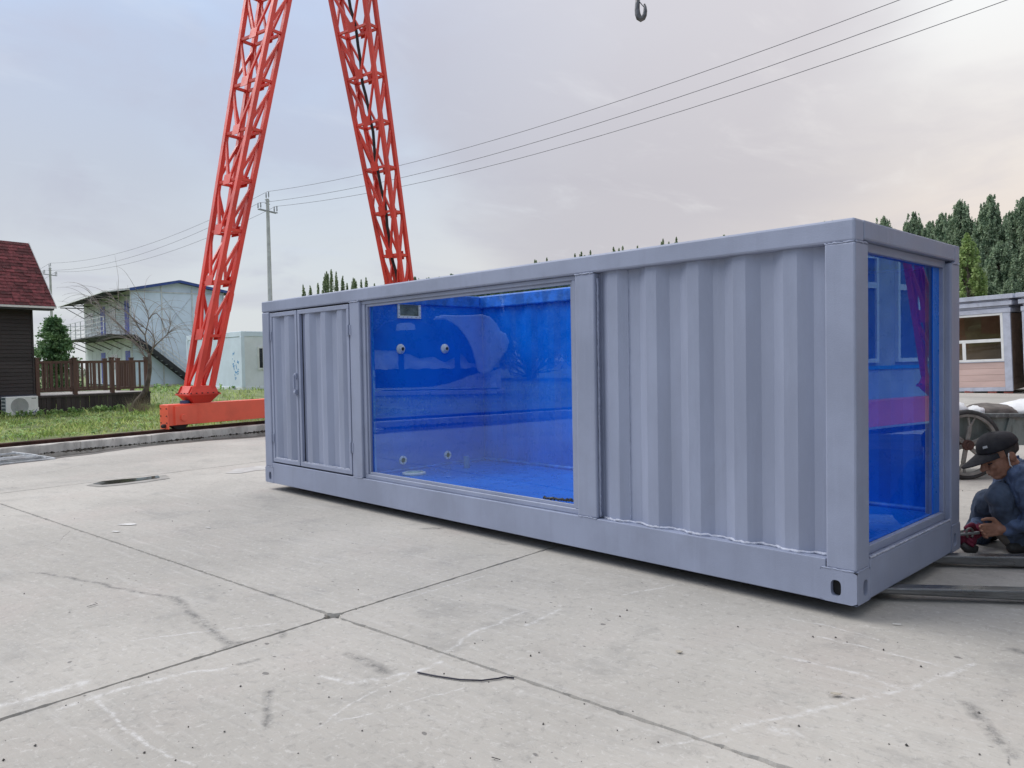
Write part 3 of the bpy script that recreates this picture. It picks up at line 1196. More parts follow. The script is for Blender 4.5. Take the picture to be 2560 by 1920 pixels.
# black sheet standing in for the shade in the door gaps + rear side of the plant room
cbox('gap_shade_sheet', -5.904, -4.406, .055, .062, .208, 1.750, BLACK, 0)
corr = corr_profile(-L + .1, -.10, -4.9)
back = [(x, WD - .005 - (y - .03)) for x, y in corr]
corr_panel('rear_panel', [(x, y - .004) for x, y in back], ZR - .001, ZT - .001, PAINT_D, ct)
cbox('end_wall', -L + .02, -L + .03, .15, 1.41, ZR, ZT, PAINT_D, 0)
cbox('floor_plate', -L + .1, -.1, .1, WD - .1, .03, .10, DARK, 0)

# front window: rebate ring, blue margin, glass
fx0, fx1, fz0, fz1 = -4.247, -1.767, ZR, ZT


def ring(name, axis, a0, a1, z0, z1, w, d0, d1, m, parent, bev=.003, wb=None, wt=None):
    b = MB()
    wb = w if wb is None else wb
    wt = w if wt is None else wt
    bx = (lambda p0, p1, q0, q1: b.box(p0, p1, d0, d1, q0, q1)) if axis == 'y' else (lambda p0, p1, q0, q1: b.box(d0, d1, p0, p1, q0, q1))
    bx(a0, a1, z0, z0 + wb)
    bx(a0, a1, z1 - wt, z1)
    bx(a0, a0 + w, z0 + wb, z1 - wt)
    bx(a1 - w, a1, z0 + wb, z1 - wt)
    return b.build(name, m, parent, bev)


fr = ring('window_frame', 'y', fx0 + .001, fx1 - .001, fz0 + .001, fz1 - .001, .048, .026, .055, PAINT, ct, .004, .036, .030)
ring('glazing_bead', 'y', fx0 + .049, fx1 - .049, fz0 + .037, fz1 - .031, .022, .040, .060, PAINT, fr, .002)
b = MB()
b.box(fx0 + .05, fx1 - .05, .0605, .072, fz0 + .04, fz1 - .034)
gl = b.build('glass_pane', GLASS, fr)
b = MB()
b.box(fx0 + .074, fx0 + .105, .073, .079, fz0 + .045, fz1 - .04)
b.build('sealant_strip', BLUE, fr)
# torn black sealant at the lower right corner
b = MB()
pts = [(fx1 - .36 + .28 * i / 24, .0575, fz0 + .064 + .012 * abs(math.sin(i * 1.1)) * random.random() + .012 * (i / 24)) for i in range(25)]
b.tube(pts, [.004 + .008 * random.random() for _ in pts], 6)
b.build('torn_sealant', DARK, fr)
# end window
fr2 = ring('window_frame', 'x', .161, 1.400, .201, 1.765, .030, -.062, -.034, PAINT, ct, .003, .046, .044)
b = MB()
b.box(-.074, -.064, .185, 1.376, .246, 1.722)
b.build('glass_pane', GLASS_E, fr2)
b = MB()
b.box(-.063, -.058, 1.262, 1.371, .248, 1.720)
b.build('sealant_strip', BLUE, fr2)

# pool tank: end wall, long walls, floor, far top beam
tank = MB()
tank.box(-4.30, -4.284, .10, 1.47, .20, ZT)
tk = tank.build('pool_wall', BLUE, ct)
cor = corr_profile(-4.284, -.102, -4.02, yo=.0, yi=.014)
corr_panel('pool_wall', [(x, 1.475 - y) for x, y in cor], .20, ZT, BLUE, ct)
b = MB()
b.box(-1.77, -.15, .088, .094, .20, ZT)
b.box(-4.25, -1.77, .088, .094, .215, .235)
b.build('pool_wall', BLUE, ct)
fl = MB()
fl.grid(40, 16, lambda u, v: (-4.284 + 4.18 * u, .094 + 1.37 * v, .222 + .004 * mnoise.noise(Vector((u * 9, v * 4, 1)))))
fl.build('pool_floor', BLUE, ct, smooth=True)
b = MB()
pts = [(-4.28 + 4.16 * i / 70, 1.462 + .012 * mnoise.noise(Vector((i * .7, 0, 0))), .232 + .01 * mnoise.noise(Vector((i * .5, 3, 0)))) for i in range(71)]
b.tube(pts, .018, 8)
pts = [(-4.272 + .006 * mnoise.noise(Vector((i * .7, 5, 0))), .10 + 1.36 * i / 30, .230 + .006 * mnoise.noise(Vector((i * .7, 8, 0)))) for i in range(31)]
b.tube(pts, .014, 8)
b.build('floor_seam', BLUE_W, ct, smooth=True)
cbox('tank_beam', -4.284, -.101, 1.425, 1.474, 1.735, 1.855, BLUE_W, .012)
cbox('tank_beam', -4.30, -4.262, .115, 1.424, 1.742, 1.852, BLUE_W, .010)
cbox('added_shade_plate', -1.55, -.102, .112, WD - .14, 1.835, 1.842, PAINT_D, 0)  # unseen plate added to keep daylight off the tank behind the end window
# jets
for (y, z) in ((.46, 1.335), (.977, 1.337)):
    j = MB()
    j.lathe([(.046, 0), (.046, .008), (.038, .016), (.030, .020), (.026, .036), (.018, .040), (.016, .030), (.013, .02)], (-4.284, y, z), (1, 0, 0), 20)
    jo = j.build('jet_nozzle', WHITE, ct, smooth=False)
    k = MB()
    k.lathe([(.0125, .021), (.0125, .0395)], (-4.284, y, z), (1, 0, 0), 12)
    k.build('nozzle_opening', DARK, jo)
for (y, z) in ((.457, .318), (.986, .314)):
    j = MB()
    n = 22
    vs, fs = [], []
    for r, x in ((.040, 0), (.040, .012), (.024, .014), (.024, .001)):
        for q in range(n):
            a = 2 * math.pi * q / n
            vs.append((-4.284 + x, y + r * math.cos(a), z + r * math.sin(a)))
    for i in range(3):
        for q in range(n):
            fs.append((i * n + q, i * n + (q + 1) % n, (i + 1) * n + (q + 1) % n, (i + 1) * n + q))
    j.add(vs, fs)
    jo = j.build('suction_fitting', WHITE, ct)
    k = MB()
    k.lathe([(.0235, .002), (.0235, .006)], (-4.284, y, z), (1, 0, 0), 16)
    k.build('grille', DARK, jo)
    k = MB()
    for q in range(4):
        a = math.pi / 2 * q
        k.lathe([(.004, .0125), (.004, .0155)], (-4.284, y + .032 * math.cos(a), z + .032 * math.sin(a)), (1, 0, 0), 6)
    k.build('screw', STEEL, jo)
# skimmer mouth
sk = ring('skimmer_frame', 'x', .432, .694, 1.615, 1.80, .024, -4.2835, -4.270, WHITE, ct, .002, .024, .06)
b = MB()
b.box(-4.2838, -4.2815, .457, .668, 1.64, 1.74)
b.build('skimmer_opening', mat('skimmer_inside', (.13, .15, .12), .35, 0, .4, 9), sk)
b = MB()
for i in range(6):
    b.lathe([(.004, 0), (.004, .0025)], (-4.270, .445 + .047 * i, 1.627), (1, 0, 0), 6)
for i in range(3):
    for y in (.444, .682):
        b.lathe([(.004, 0), (.004, .0025)], (-4.270, y, 1.66 + .035 * i), (1, 0, 0), 6)
b.build('screw', STEEL, sk)
# floor light
b = MB()
b.lathe([(.105, 0), (.105, .012), (.085, .018), (.082, .010), (.0, .012)], (-4.03, .395, .224), (0, 0, 1), 28)
lo = b.build('floor_drain', WHITE, ct, smooth=False)
b = MB()
b.lathe([(.080, .0105), (.06, .020), (.0, .026)], (-4.03, .395, .224), (0, 0, 1), 24)
b.build('drain_cover', mat('drain_cover', (.42, .55, .50), .25), lo, smooth=True)
# stub pipe standing on the floor
b = MB()
b.tube([(-3.96, .95, .222), (-3.96, .95, .33)], .028, 12)
b.build('stub_pipe', mat('blue_pipe', (.10, .25, .55), .4), ct)


# ------------------------------------------------------------------ forklift: its two forks carry the container end
FA, FB = gp(2200, 1505), gp(2560, 1514)
fd = (FB - FA).normalized()
fn = Vector((-fd.y, fd.x, 0))
FC = gp(2344, 1420)
sep_ = (FC - FA).dot(fn)
fork = thing('forklift', 'forklift whose two worn steel forks reach in under the container end', 'forklift', (FA.x, FA.y, 0), math.atan2(fd.y, fd.x))
TX = 1.38
for y0 in (0.0, sep_):
    b = MB()
    b.add([(-.35, y0, .052), (-.35, y0 + .085, .052), (-.35, y0 + .085, .0745), (-.35, y0, .0745), (TX, y0, .004), (TX, y0 + .085, .004), (TX, y0 + .085, .0745), (TX, y0, .0745)],
          [(0, 3, 2, 1), (4, 5, 6, 7), (0, 1, 5, 4), (1, 2, 6, 5), (2, 3, 7, 6), (3, 0, 4, 7)])
    b.box(TX, TX + .06, y0, y0 + .085, .004, .62)
    b.build('fork', STEEL, fork, .008, seg=2)
yc = (sep_ + .085) / 2
FBODY = mat('forklift_paint', (.10, .035, .008), .5, 0, .2, 3, .2, 60, dirt=.4, dirtcol=(.02, .02, .02))
FDARK = mat('forklift_dark', (.022, .022, .024), .55, 0, .25, 4, .2)
b = MB()
b.box(TX + .061, TX + .12, yc - .47, yc + .47, .10, .22)
b.box(TX + .061, TX + .12, yc - .47, yc + .47, .50, .62)
for q in (-.43, -.15, .15, .43):
    b.box(TX + .065, TX + .115, yc + q - .03, yc + q + .03, .221, .499)
b.build('carriage', FDARK, fork, .005)
b = MB()
for q in (-.44, -.27, -.09, .09, .27, .44):
    b.box(TX + .07, TX + .10, yc + q - .02, yc + q + .02, .621, 1.25)
b.box(TX + .07, TX + .10, yc - .47, yc + .47, 1.251, 1.29)
b.build('load_backrest', FDARK, fork)
b = MB()
for q in (-.36, .36):
    b.box(TX + .125, TX + .26, yc + q - .05, yc + q + .05, .06, 2.15)
    b.lathe([(.035, .1), (.035, 1.9)], (TX + .30, yc + q * .7, 0), (0, 0, 1), 10)
b.box(TX + .14, TX + .25, yc - .309, yc + .309, 2.02, 2.14)
b.box(TX + .14, TX + .25, yc - .309, yc + .309, .9, 1.0)
b.build('mast', FDARK, fork, .004)
b = MB()
b.extr([(TX + .50, .22), (TX + 2.35, .22), (TX + 2.55, .55), (TX + 2.55, 1.0), (TX + 1.55, 1.05), (TX + 1.35, .60), (TX + .95, .55), (TX + .75, 1.05), (TX + .50, 1.05)], 'y', yc - .52, yc + .52)
body_ = b.build('body', FBODY, fork, .03, seg=2)
b = MB()
b.box(TX + 1.40, TX + 1.75, yc - .25, yc + .25, 1.051, 1.15)
b.box(TX + 1.68, TX + 1.78, yc - .25, yc + .25, 1.151, 1.65)
b.build('seat', FDARK, fork, .03)
b = MB()
for (x, z0) in ((TX + .62, 1.05), (TX + 1.95, 1.03)):
    for q in (-.46, .46):
        b.bar((x, yc + q, z0), (x + .14, yc + q * .92, 2.1), .06, .06)
b.box(TX + .70, TX + 2.15, yc - .47, yc + .47, 2.101, 2.15)
b.build('overhead_guard', FDARK, fork, .004)
for (x, r_, w_) in ((TX + .62, .33, .24), (TX + 2.05, .26, .20)):
    for q in (-1, 1):
        b = MB()
        b.lathe([(r_ * .55, -w_ / 2), (r_, -w_ / 2 + .03), (r_, w_ / 2 - .03), (r_ * .55, w_ / 2)], (x, yc + q * .50, r_), (0, 1, 0), 24)
        b.build('wheel', TYRE, fork)
b = MB()
b.tube([(TX + .80, yc, 1.0), (TX + 1.0, yc, 1.25)], .03, 8)
b.lathe([(.17, -.015), (.18, 0), (.17, .015)], (TX + 1.0, yc, 1.26), (.6, 0, .8), 18)
b.build('steering_wheel', FDARK, fork)
# timber packing that holds up the door end
pk = thing('timber_block', 'timber packing block in the shadow under the door end of the container', 'timber', (-5.5, .35, 0))
b = MB()
b.box(-.06, .06, 0, 1.0, 0, .0745)
b.build('block', mat('packing_timber', (.13, .10, .07), .85, 0, .3, 6), pk, .004)


# ------------------------------------------------------------------ gantry crane
crane = thing('gantry_crane', 'tall red lattice gantry crane standing on a rail behind the container', 'crane', mat=RAILM)
LEV = [.86, 1.84, 2.84, 3.81, 4.78, 5.76, 6.74, 7.73, 8.70, 9.68, 10.66]


def leg(nc, s0, k, flare):
    """one lattice leg: four chords tapering in x, leaning in y"""
    hn = lambda z: .15 + (z - .85) * .0425
    hs = .155
    P = lambda sx, sy, z: Vector((nc + sx * hn(z), s0 + k * (z - .78) + sy * hs, z))
    z0, z1 = .80, 11.2
    b = MB()
    for sx in (-1, 1):
        for sy in (-1, 1):
            b.bar(P(sx, sy, z0), P(sx, sy, z1), .088, .088, (1, 0, 0))
    lg = b.build('leg', RED, crane, .004)
    for i, z in enumerate(LEV):
        for (a, c) in (((-1, -1), (1, -1)), ((-1, 1), (1, 1)), ((-1, -1), (-1, 1)), ((1, -1), (1, 1))):
            b = MB()
            b.bar(P(*a, z), P(*c, z), .05, .05)
            b.build('strut', RED, lg)
        if i == len(LEV) - 1:
            break
        zn = LEV[i + 1]
        for sy in (-1, 1):
            m = (P(-1, sy, z) + P(1, sy, z)) / 2
            if i > 0:
                w = min(.105, hn(z) * .55)
                b = MB()
                off = Vector((0, sy * .028, 0))
                ax = (P(1, sy, z) - P(-1, sy, z)).normalized()
                ay = (P(1, sy, z1) - P(1, sy, z0)).normalized()
                q = [m - ax * w - ay * .07, m + ax * w - ay * .07, m + ax * w + ay * .13, m - ax * w + ay * .13]
                b.add([p + off for p in q] + [p + off * 1.45 for p in q], [(0, 1, 2, 3), (4, 5, 6, 7), (0, 1, 5, 4), (1, 2, 6, 5), (2, 3, 7, 6), (3, 0, 4, 7)])
                b.build('gusset', RED, lg)
            for sx in (-1, 1):
                b = MB()
                if i > 0:
                    b.bar(m, P(sx, sy, zn), .058 if sx * sy > 0 else .042, .042, (0, 1, 0))
                elif sx < 0:
                    b.bar(P(-1, sy, z), P(1, sy, zn), .045, .042, (0, 1, 0))
                else:
                    continue
                b.build('brace', RED, lg)
        for sx in (-1, 1):
            b = MB()
            if i % 2 == 0 or sx > 0:
                b.bar(P(sx, -1, z + .10), P(sx, 1, zn - .12), .05, .042, (1, 0, 0))
            else:
                b.bar(P(sx, 1, z + .10), P(sx, -1, zn - .12), .05, .042, (1, 0, 0))
            b.build('brace', RED, lg)
    # splice plates on two chords
    for (sx, sy, z) in ((-1, -1, 2.25), (1, 1, 2.3)):
        b = MB()
        b.bar(P(sx, sy, z), P(sx, sy, z + .34), .095, .095, (1, 0, 0))
        b.build('splice_plate', RED, lg)
    # foot: flange sandwich and gussets
    b = MB()
    c = Vector((nc, s0, 0))
    def frust(z0, a0, b0, z1, a1, b1):
        b.add([c + Vector((sx * a, sy * bb, z)) for z, a, bb in ((z0, a0, b0), (z1, a1, b1)) for sx, sy in ((-1, -1), (1, -1), (1, 1), (-1, 1))],
              [(0, 3, 2, 1), (4, 5, 6, 7), (0, 1, 5, 4), (1, 2, 6, 5), (2, 3, 7, 6), (3, 0, 4, 7)])
    frust(.622, .12, .17, .765, .21, .29)
    frust(.765, .23, .32, .778, .23, .32)
    frust(.781, .23, .32, .794, .23, .32)
    frust(.794, .212, .29, .93, .185, .215)
    for i in range(2):
        for s_ in (-1, 1):
            x = -.16 + .32 * i
            b.add([c + Vector((x - .006, s_ * .20, .794)), c + Vector((x - .006, s_ * .315, .794)), c + Vector((x - .006, s_ * .25, .92)), c + Vector((x - .006, s_ * .20, .94)),
                   c + Vector((x + .006, s_ * .20, .794)), c + Vector((x + .006, s_ * .315, .794)), c + Vector((x + .006, s_ * .25, .92)), c + Vector((x + .006, s_ * .20, .94))],
                  [(0, 1, 2, 3), (7, 6, 5, 4), (0, 1, 5, 4), (1, 2, 6, 5), (2, 3, 7, 6), (3, 0, 4, 7)])
    b.build('flange', RED, lg, .003)
    b = MB()
    for i in range(6):
        for s_ in (-1, 1):
            b.lathe([(.014, 0), (.014, .018)], c + Vector((s_ * .218, -.28 + .112 * i, .794)), (0, 0, 1), 6)
    for i in range(4):
        for s_ in (-1, 1):
            b.lathe([(.014, 0), (.014, .018)], c + Vector((-.15 + .1 * i, s_ * .305, .794)), (0, 0, 1), 6)
    b.build('bolt', DARK, lg)
    return lg


NC = -.27
leg1 = leg(NC, 2.99, .229, 1)
leg2 = leg(NC, 8.84, -.210, 1)
# cable conduit climbing inside the second leg
b = MB()
pts = [(NC - .03 + .03 * math.sin(i * .9), 8.84 - .210 * (z - .78) - .05 + .015 * math.sin(i * 2.1), z) for i, z in enumerate(np.linspace(.85, 11, 40))]
b.tube(pts, .034, 8)
b.build('cable_conduit', DARK, leg2, smooth=True)
# sill beam along the rail
b = MB()
b.box(NC - .13, NC + .13, 2.335, 9.50, .25, .62)
bm_ = b.build('sill_beam', RED_B, crane, .008, seg=2)
b = MB()
b.box(NC - .132, NC + .132, 2.315, 2.334, .19, .618)
b.build('end_plate', RED_B, bm_, .003)
b = MB()
for z in (.30, .42, .55):
    for x in (-.09, .09):
        b.lathe([(.011, 0), (.011, .012)], (NC + x, 2.3145, z), (0, -1, 0), 6)
b.build('bolt', DARK, bm_)
b = MB()
b.lathe([(.035, 0), (.035, .05), (.025, .07)], (NC + .03, 2.3145, .245), (0, -1, 0), 12)
b.build('buffer', DARK, bm_)
for s_ in (2.64, 9.15):
    b = MB()
    b.extr([(s_ - .21, .262), (s_ + .21, .262), (s_ + .21, .59), (s_ - .21, .59)], 'x', NC + .1305, NC + .170)
    b.extr([(s_ - .21, .262), (s_ + .21, .262), (s_ + .21, .59), (s_ - .21, .59)], 'x', NC - .170, NC - .1305)
    b.build('cheek_plate', RED_B, bm_, .002)
    b = MB()
    b.lathe([(.058, -.20), (.058, .20)], (NC, s_ - .06, .38), (1, 0, 0), 20)
    b.build('axle_pin', RED_B, bm_, .003)
    b = MB()
    b.lathe([(.185, -.07), (.185, -.05), (.160, -.048), (.160, .048), (.185, .05), (.185, .07)], (NC, s_ - .06, .352), (1, 0, 0), 28)
    b.build('wheel', DARK, bm_)
b = MB()
b.lathe([(.085, 0), (.085, .05), (.07, .055)], (NC, 2.72, .621), (0, 0, 1), 14)
b.build('motor_cap', mat('motor_blue', (.04, .09, .20), .5), bm_)
# head beam joining the two legs and the bridge girder (above the frame)
b = MB()
b.box(NC - .5, NC + .5, 5.10, 6.90, 11.15, 11.6)
b.build('head_beam', RED, crane)
SP = 16.27
# opposite A-frame: copies of both legs and the sill beam
for o in (leg1, leg2, bm_):
    c = copy_tree(o, crane)
    c.location = Vector((SP, -1.05, 0))
b = MB()
b.box(NC - .5 + SP, NC + .5 + SP, 4.05, 5.85, 11.15, 11.6)
b.build('head_beam', RED, crane)
b = MB()
n0, n1 = -1.2, SP + .8
zc = [(5.35, 11.62), (6.65, 11.62), (6.0, 12.7)]
for (y, z) in zc:
    b.bar((n0, y - 1.05 * n0 / SP, z + .06), (n1, y - 1.05 * n1 / SP, z + .06), .12, .12)
gd = b.build('girder', RED, crane)
for i in range(18):
    x0 = n0 + i
    for y in (5.35, 6.65):
        b = MB()
        k_ = -1.05 / SP
        b.bar((x0, y + k_ * x0, 11.68), (x0 + .5, 6.0 + k_ * (x0 + .5), 12.76), .06, .06)
        b.bar((x0 + .5, 6.0 + k_ * (x0 + .5), 12.76), (x0 + 1, y + k_ * (x0 + 1), 11.68), .06, .06)
        b.build('brace', RED, gd)
# hook on its fall, hanging from the trolley
HK = at(1604, 53, 11.9)
hk = thing('crane_hook', 'forged steel crane hook hanging at the top edge of the sky', 'hook', HK, R_(20))
b = MB()
pts, rs = [], []
for i in range(26):
    a = R_(-70 + 300 * i / 25)
    pts.append((.062 * math.cos(math.pi / 2 + a) * 1.0 - 0.0, 0, .105 + .095 * math.sin(math.pi / 2 + a) * -1))
    rs.append(.020 + .012 * math.sin(math.pi * i / 25))
b = MB()
pts = [(-.055, 0, .36), (-.062, 0, .27), (-.066, 0, .19), (-.060, 0, .12), (-.040, 0, .06), (-.008, 0, .034), (.026, 0, .045), (.050, 0, .085), (.060, 0, .14), (.058, 0, .20), (.048, 0, .25)]
rs = [r * 1.32 for r in (.026, .028, .030, .033, .035, .034, .031, .027, .023, .018, .010)]
b.tube(pts, rs, 10)
b.build('hook', mat('hook_steel', (.12, .12, .125), .4, .5, .3, 12), hk, smooth=True)
b = MB()
b.bar((-.03, 0, .30), (.044, 0, .20), .02, .012)
b.build('latch', DARK, hk)
b = MB()
b.lathe([(.04, .36), (.05, .40), (.05, .50), (.03, .53)], (-.05, 0, 0), (0, 0, 1), 12)
b.box(-.17, .07, -.06, .06, .53, .86)
b.build('hook_block', mat('hook_block_paint', (.10, .10, .11), .5), hk, .01)
b = MB()
b.tube([(-.12, 0, .86), (-.12, 0, 4.9)], .009, 6)
b.tube([(.02, 0, .86), (.02, 0, 4.9)], .009, 6)
b.build('hoist_rope', WIRE, hk)

# ------------------------------------------------------------------ brown house
house = thing('brown_house', 'dark brown cabin with a red shingle roof at the left edge', 'house', mat=RAILM)
nW = -8.53
b = MB()
b.box(nW - 2.3, nW - .022, -6, 3.715, .60, 2.80)
wall = b.build('wall', BROWNWALL, house)
me = None
for i in range(23):
    z0 = .66 + i * .0935
    m = MB()
    m.add([(nW - .02, -2, z0), (nW + .006, -2, z0), (nW - .006, -2, z0 + .0915), (nW - .02, -2, z0 + .0915),
           (nW - .02, 3.70, z0), (nW + .006, 3.70, z0), (nW - .006, 3.70, z0 + .0915), (nW - .02, 3.70, z0 + .0915)],
          [(0, 1, 2, 3), (7, 6, 5, 4), (0, 1, 5, 4), (1, 2, 6, 5), (2, 3, 7, 6), (3, 0, 4, 7)])
    m.build('cladding_board', BROWNWALL, wall)
b = MB()
b.box(nW - .05, nW + .015, 3.702, 3.745, .62, 2.80)
b.build('corner_trim', BROWNWALL, house, .003)
b = MB()
b.box(nW - .05, nW + .02, -2, 3.76, .56, .655)
b.build('base_trim', mat('slate_trim', (.05, .055, .075), .6), house, .003)
eN, eZ, rN, rZ, sR = -8.22, 2.86, -9.62, 4.60, 4.16
sl = Vector((rN - eN, 0, rZ - eZ))
SLn = sl.length
sl.normalize()
nr_ = Vector((sl.z, 0, -sl.x))
b = MB()
E0, R0 = Vector((eN, 0, eZ)), Vector((rN, 0, rZ))
vs = []
for y in (-3, sR):
    for p in (E0, R0, R0 - nr_ * .09, E0 - nr_ * .09):
        vs.append((p.x, y, p.z))
b.add(vs, [(0, 1, 2, 3), (7, 6, 5, 4), (0, 1, 5, 4), (1, 2, 6, 5), (2, 3, 7, 6), (3, 0, 4, 7)])
# far slope
vs = []
for y in (-3, sR):
    for p in (R0, Vector((2 * rN - eN, 0, eZ)), Vector((2 * rN - eN, 0, eZ - .1)), R0 - Vector((0, 0, .12))):
        vs.append((p.x, y, p.z))
b.add(vs, [(0, 1, 2, 3), (7, 6, 5, 4), (0, 1, 5, 4), (1, 2, 6, 5), (2, 3, 7, 6), (3, 0, 4, 7)])
roof = b.build('roof', SHINGLE, house)
NC_ = 20
for i in range(NC_):
    u0 = SLn * i / NC_
    off = (i % 3) * .11 + random.uniform(-.03, .03)
    y = .62 + off
    while y < sR - .02:
        w = random.choice((.17, .21, .26, .30))
        y1 = min(y + w, sR)
        th = random.choice((.006, .009, .014))
        a0 = E0 + sl * (u0 - .005) + nr_ * (.008 + th)
        a1 = E0 + sl * min(u0 + SLn / NC_ * 1.15, SLn) + nr_ * .006
        q0, q1 = E0 + sl * (u0 - .005) + nr_ * .001, E0 + sl * min(u0 + SLn / NC_ * 1.15, SLn) + nr_ * .001
        m = MB()
        vs = [(p.x, yy, p.z) for yy in (y + .003, y1 - .003) for p in (a0, a1, q1, q0)]
        m.add(vs, [(0, 1, 2, 3), (7, 6, 5, 4), (0, 1, 5, 4), (1, 2, 6, 5), (2, 3, 7, 6), (3, 0, 4, 7)])
        m.build('shingle', SHINGLE, roof)
        y = y1
b = MB()
b.bar((eN + .012, -3, eZ - .028), (eN + .012, sR + .02, eZ - .028), .012, .05)
b.build('eaves_trim', TRIMW, roof)
b = MB()
b.bar((eN + .01, sR + .012, eZ - .01), (rN, sR + .012, rZ + .01), .014, .05)
b.build('verge_trim', TRIMW, roof)
b = MB()
b.box(nW + .002, eN - .01, -3, sR - .03, 2.765, 2.815)
b.build('soffit', UNDER, roof)

# air conditioner outdoor unit
ac = thing('air_conditioner', 'white outdoor air conditioning unit on the grass beside the brown house', 'air conditioner', mat=RAILM @ Matrix.Translation((-8.05, 3.24, .125)))
b = MB()
b.box(-.28, 0, -.36, .36, .03, .50)
box_ = b.build('casing', WHITE, ac, .012, seg=2)
for r in np.linspace(.03, .19, 9):
    b = MB()
    n = 20
    ptsr = [(.004, -.06 + r * math.cos(2 * math.pi * k / n), .27 + r * math.sin(2 * math.pi * k / n)) for k in range(n)]
    b.tube(ptsr, .0035, 4, closed=True)
    b.build('grille_ring', mat('grille_grey', (.45, .47, .46), .5) if 'grille_grey' not in bpy.data.materials else bpy.data.materials['grille_grey'], ac)
b = MB()
b.lathe([(.20, .0), (.20, .002)], (0, -.06, .27), (1, 0, 0), 24)
b.build('fan_opening', mat('fan_shadow', (.42, .43, .42), .6), ac)
b = MB()
for i in range(5):
    b.box(-.25, -.03, -.3615, -.359, .09 + i * .085, .14 + i * .085)
b.build('side_louvre', mat('louvre_grey', (.17, .20, .21), .6), ac)
b = MB()
b.box(.0005, .003, .21, .31, .44, .452)
b.build('badge', INK, ac)
b = MB()
b.add([(.002, .20, .09), (.002, .27, .12), (.002, .33, .19), (.002, .30, .12), (.002, .24, .08)], [(0, 1, 2, 3, 4)])
b.build('badge', INKP, ac)
b = MB()
b.box(-.22, -.06, .361, .40, .05, .22)
b.build('valve_cover', WHITE, ac, .005)
b = MB()
b.box(-.24, -.04, -.30, -.26, 0, .03)
b.box(-.24, -.04, .26, .30, 0, .03)
b.build('foot', DARK, ac)

# deck with railing
deck = thing('timber_deck', 'brown railed deck with dark vertical skirting beside the house', 'deck', mat=RAILM)
b = MB()
b.box(nW - 2.5, nW - .03, 3.76, 6.76, .56, .615)
b.build('floor', DECKG, deck, .004)
b = MB()
b.box(nW - .028, nW + .012, 3.77, 6.78, .545, .60)
b.build('edge_board', SKIRT, deck, .003)
for i in range(25):
    y0 = 3.765 + i * .1205
    b = MB()
    t_ = random.uniform(-.01, .006)
    b.box(nW - .03, nW - .012 + t_, y0, y0 + .112, .10, .543)
    b.build('skirting_board', SKIRT, deck)
for i in range(30):
    y0 = .15 + i * .1205
    b = MB()
    b.box(nW - .09, nW - .07 + random.uniform(-.006, .006), y0, y0 + .112, .10, .56)
    b.build('skirting_board', SKIRT, house)
for i in range(18):
    b = MB()
    x0 = nW - .05 - .1205 * (i + 1)
    b.box(x0, x0 + .112, 6.755, 6.772, .10, .543)
    b.build('skirting_board', SKIRT, deck)


def rail_run(x0, y0, x1, y1, nb, posts):
    A, B = Vector((x0, y0, 0)), Vector((x1, y1, 0))
    d = (B - A)
    L_ = d.length
    d.normalize()
    for u in posts:
        p = A + d * u
        b = MB()
        b.box(p.x - .048, p.x + .048, p.y - .048, p.y + .048, .60, 1.545)
        b.box(p.x - .058, p.x + .058, p.y - .058, p.y + .058, 1.545, 1.575)
        b.build('post', DECKW, deck, .004)
    for a, c in zip(posts[:-1], posts[1:]):
        pa, pb = A + d * (a + .049), A + d * (c - .049)
        for z in (1.46, .72):
            b = MB()
            b.bar(pa + Vector((0, 0, z)), pb + Vector((0, 0, z)), .045, .055)
            b.build('rail', DECKW, deck)
        for k in range(nb):
            q = pa + (pb - pa) * ((k + 1) / (nb + 1))
            b = MB()
            b.box(q.x - .021, q.x + .021, q.y - .021, q.y + .021, .748, 1.432)
            b.build('baluster', DECKW, deck)


rail_run(nW - .06, 3.82, nW - .06, 6.70, 5, [0, .92, 1.90, 2.88])
rail_run(nW - 2.35, 3.82, nW - 2.35, 6.70, 6, [0, .96, 1.92, 2.88])
rail_run(nW - 2.35, 6.70, nW - .06, 6.70, 6, [.75, 1.5])

# ------------------------------------------------------------------ two-storey prefab building
PA = Vector((-46.56, 11.92, .12))
pf = thing('prefab_building', 'two-storey pale blue panel building with outside stair and balcony', 'building', PA, math.atan2(.996, .075))
zE, zR = 5.72, 6.22
b = MB()
b.add([(0, 0, 0), (5.4, 0, 0), (5.4, 0, zE), (2.7, 0, zR), (0, 0, zE), (0, 12.4, 0), (5.4, 12.4, 0), (5.4, 12.4, zE), (2.7, 12.4, zR), (0, 12.4, zE)],
      [(0, 1, 2, 3, 4), (9, 8, 7, 6, 5), (1, 6, 7, 2)])
gab = b.build('gable_wall', BLUEPANEL, pf)
# gable panels: two columns of stacked sheets (horizontal laps)
for i in range(3):
    x0, x1 = (0.03, 1.74, 3.50)[i] + .03, (1.71, 3.47, 5.37)[i] - .03
    for k in range(6):
        z0 = .15 + k * .92
        z1 = min(z0 + .90, zE - .05)
        b = MB()
        b.box(x0, x1, -.018 - .004 * (k % 2), -.003, z0, z1)
        b.build('panel', BLUEPANEL, gab)
b = MB()
b.box(-.01, 5.41, -.03, -.002, -.05, .13)
b.build('plinth', KERB, pf)
for x in (0.0, 1.72, 3.48, 5.38):
    b = MB()
    b.box(x - .035, x + .035, -.06, -.024, .0, zE + (.25 if 1 < x < 4 else 0))
    b.build('post', mat('prefab_post', (.62, .64, .64), .5) if 'prefab_post' not in bpy.data.materials else bpy.data.materials['prefab_post'], gab)
PPOST = bpy.data.materials['prefab_post']
b = MB()
b.box(-.02, 5.42, -.065, -.03, zE - .14, zE - .06)
b.build('tie_rail', PPOST, gab)
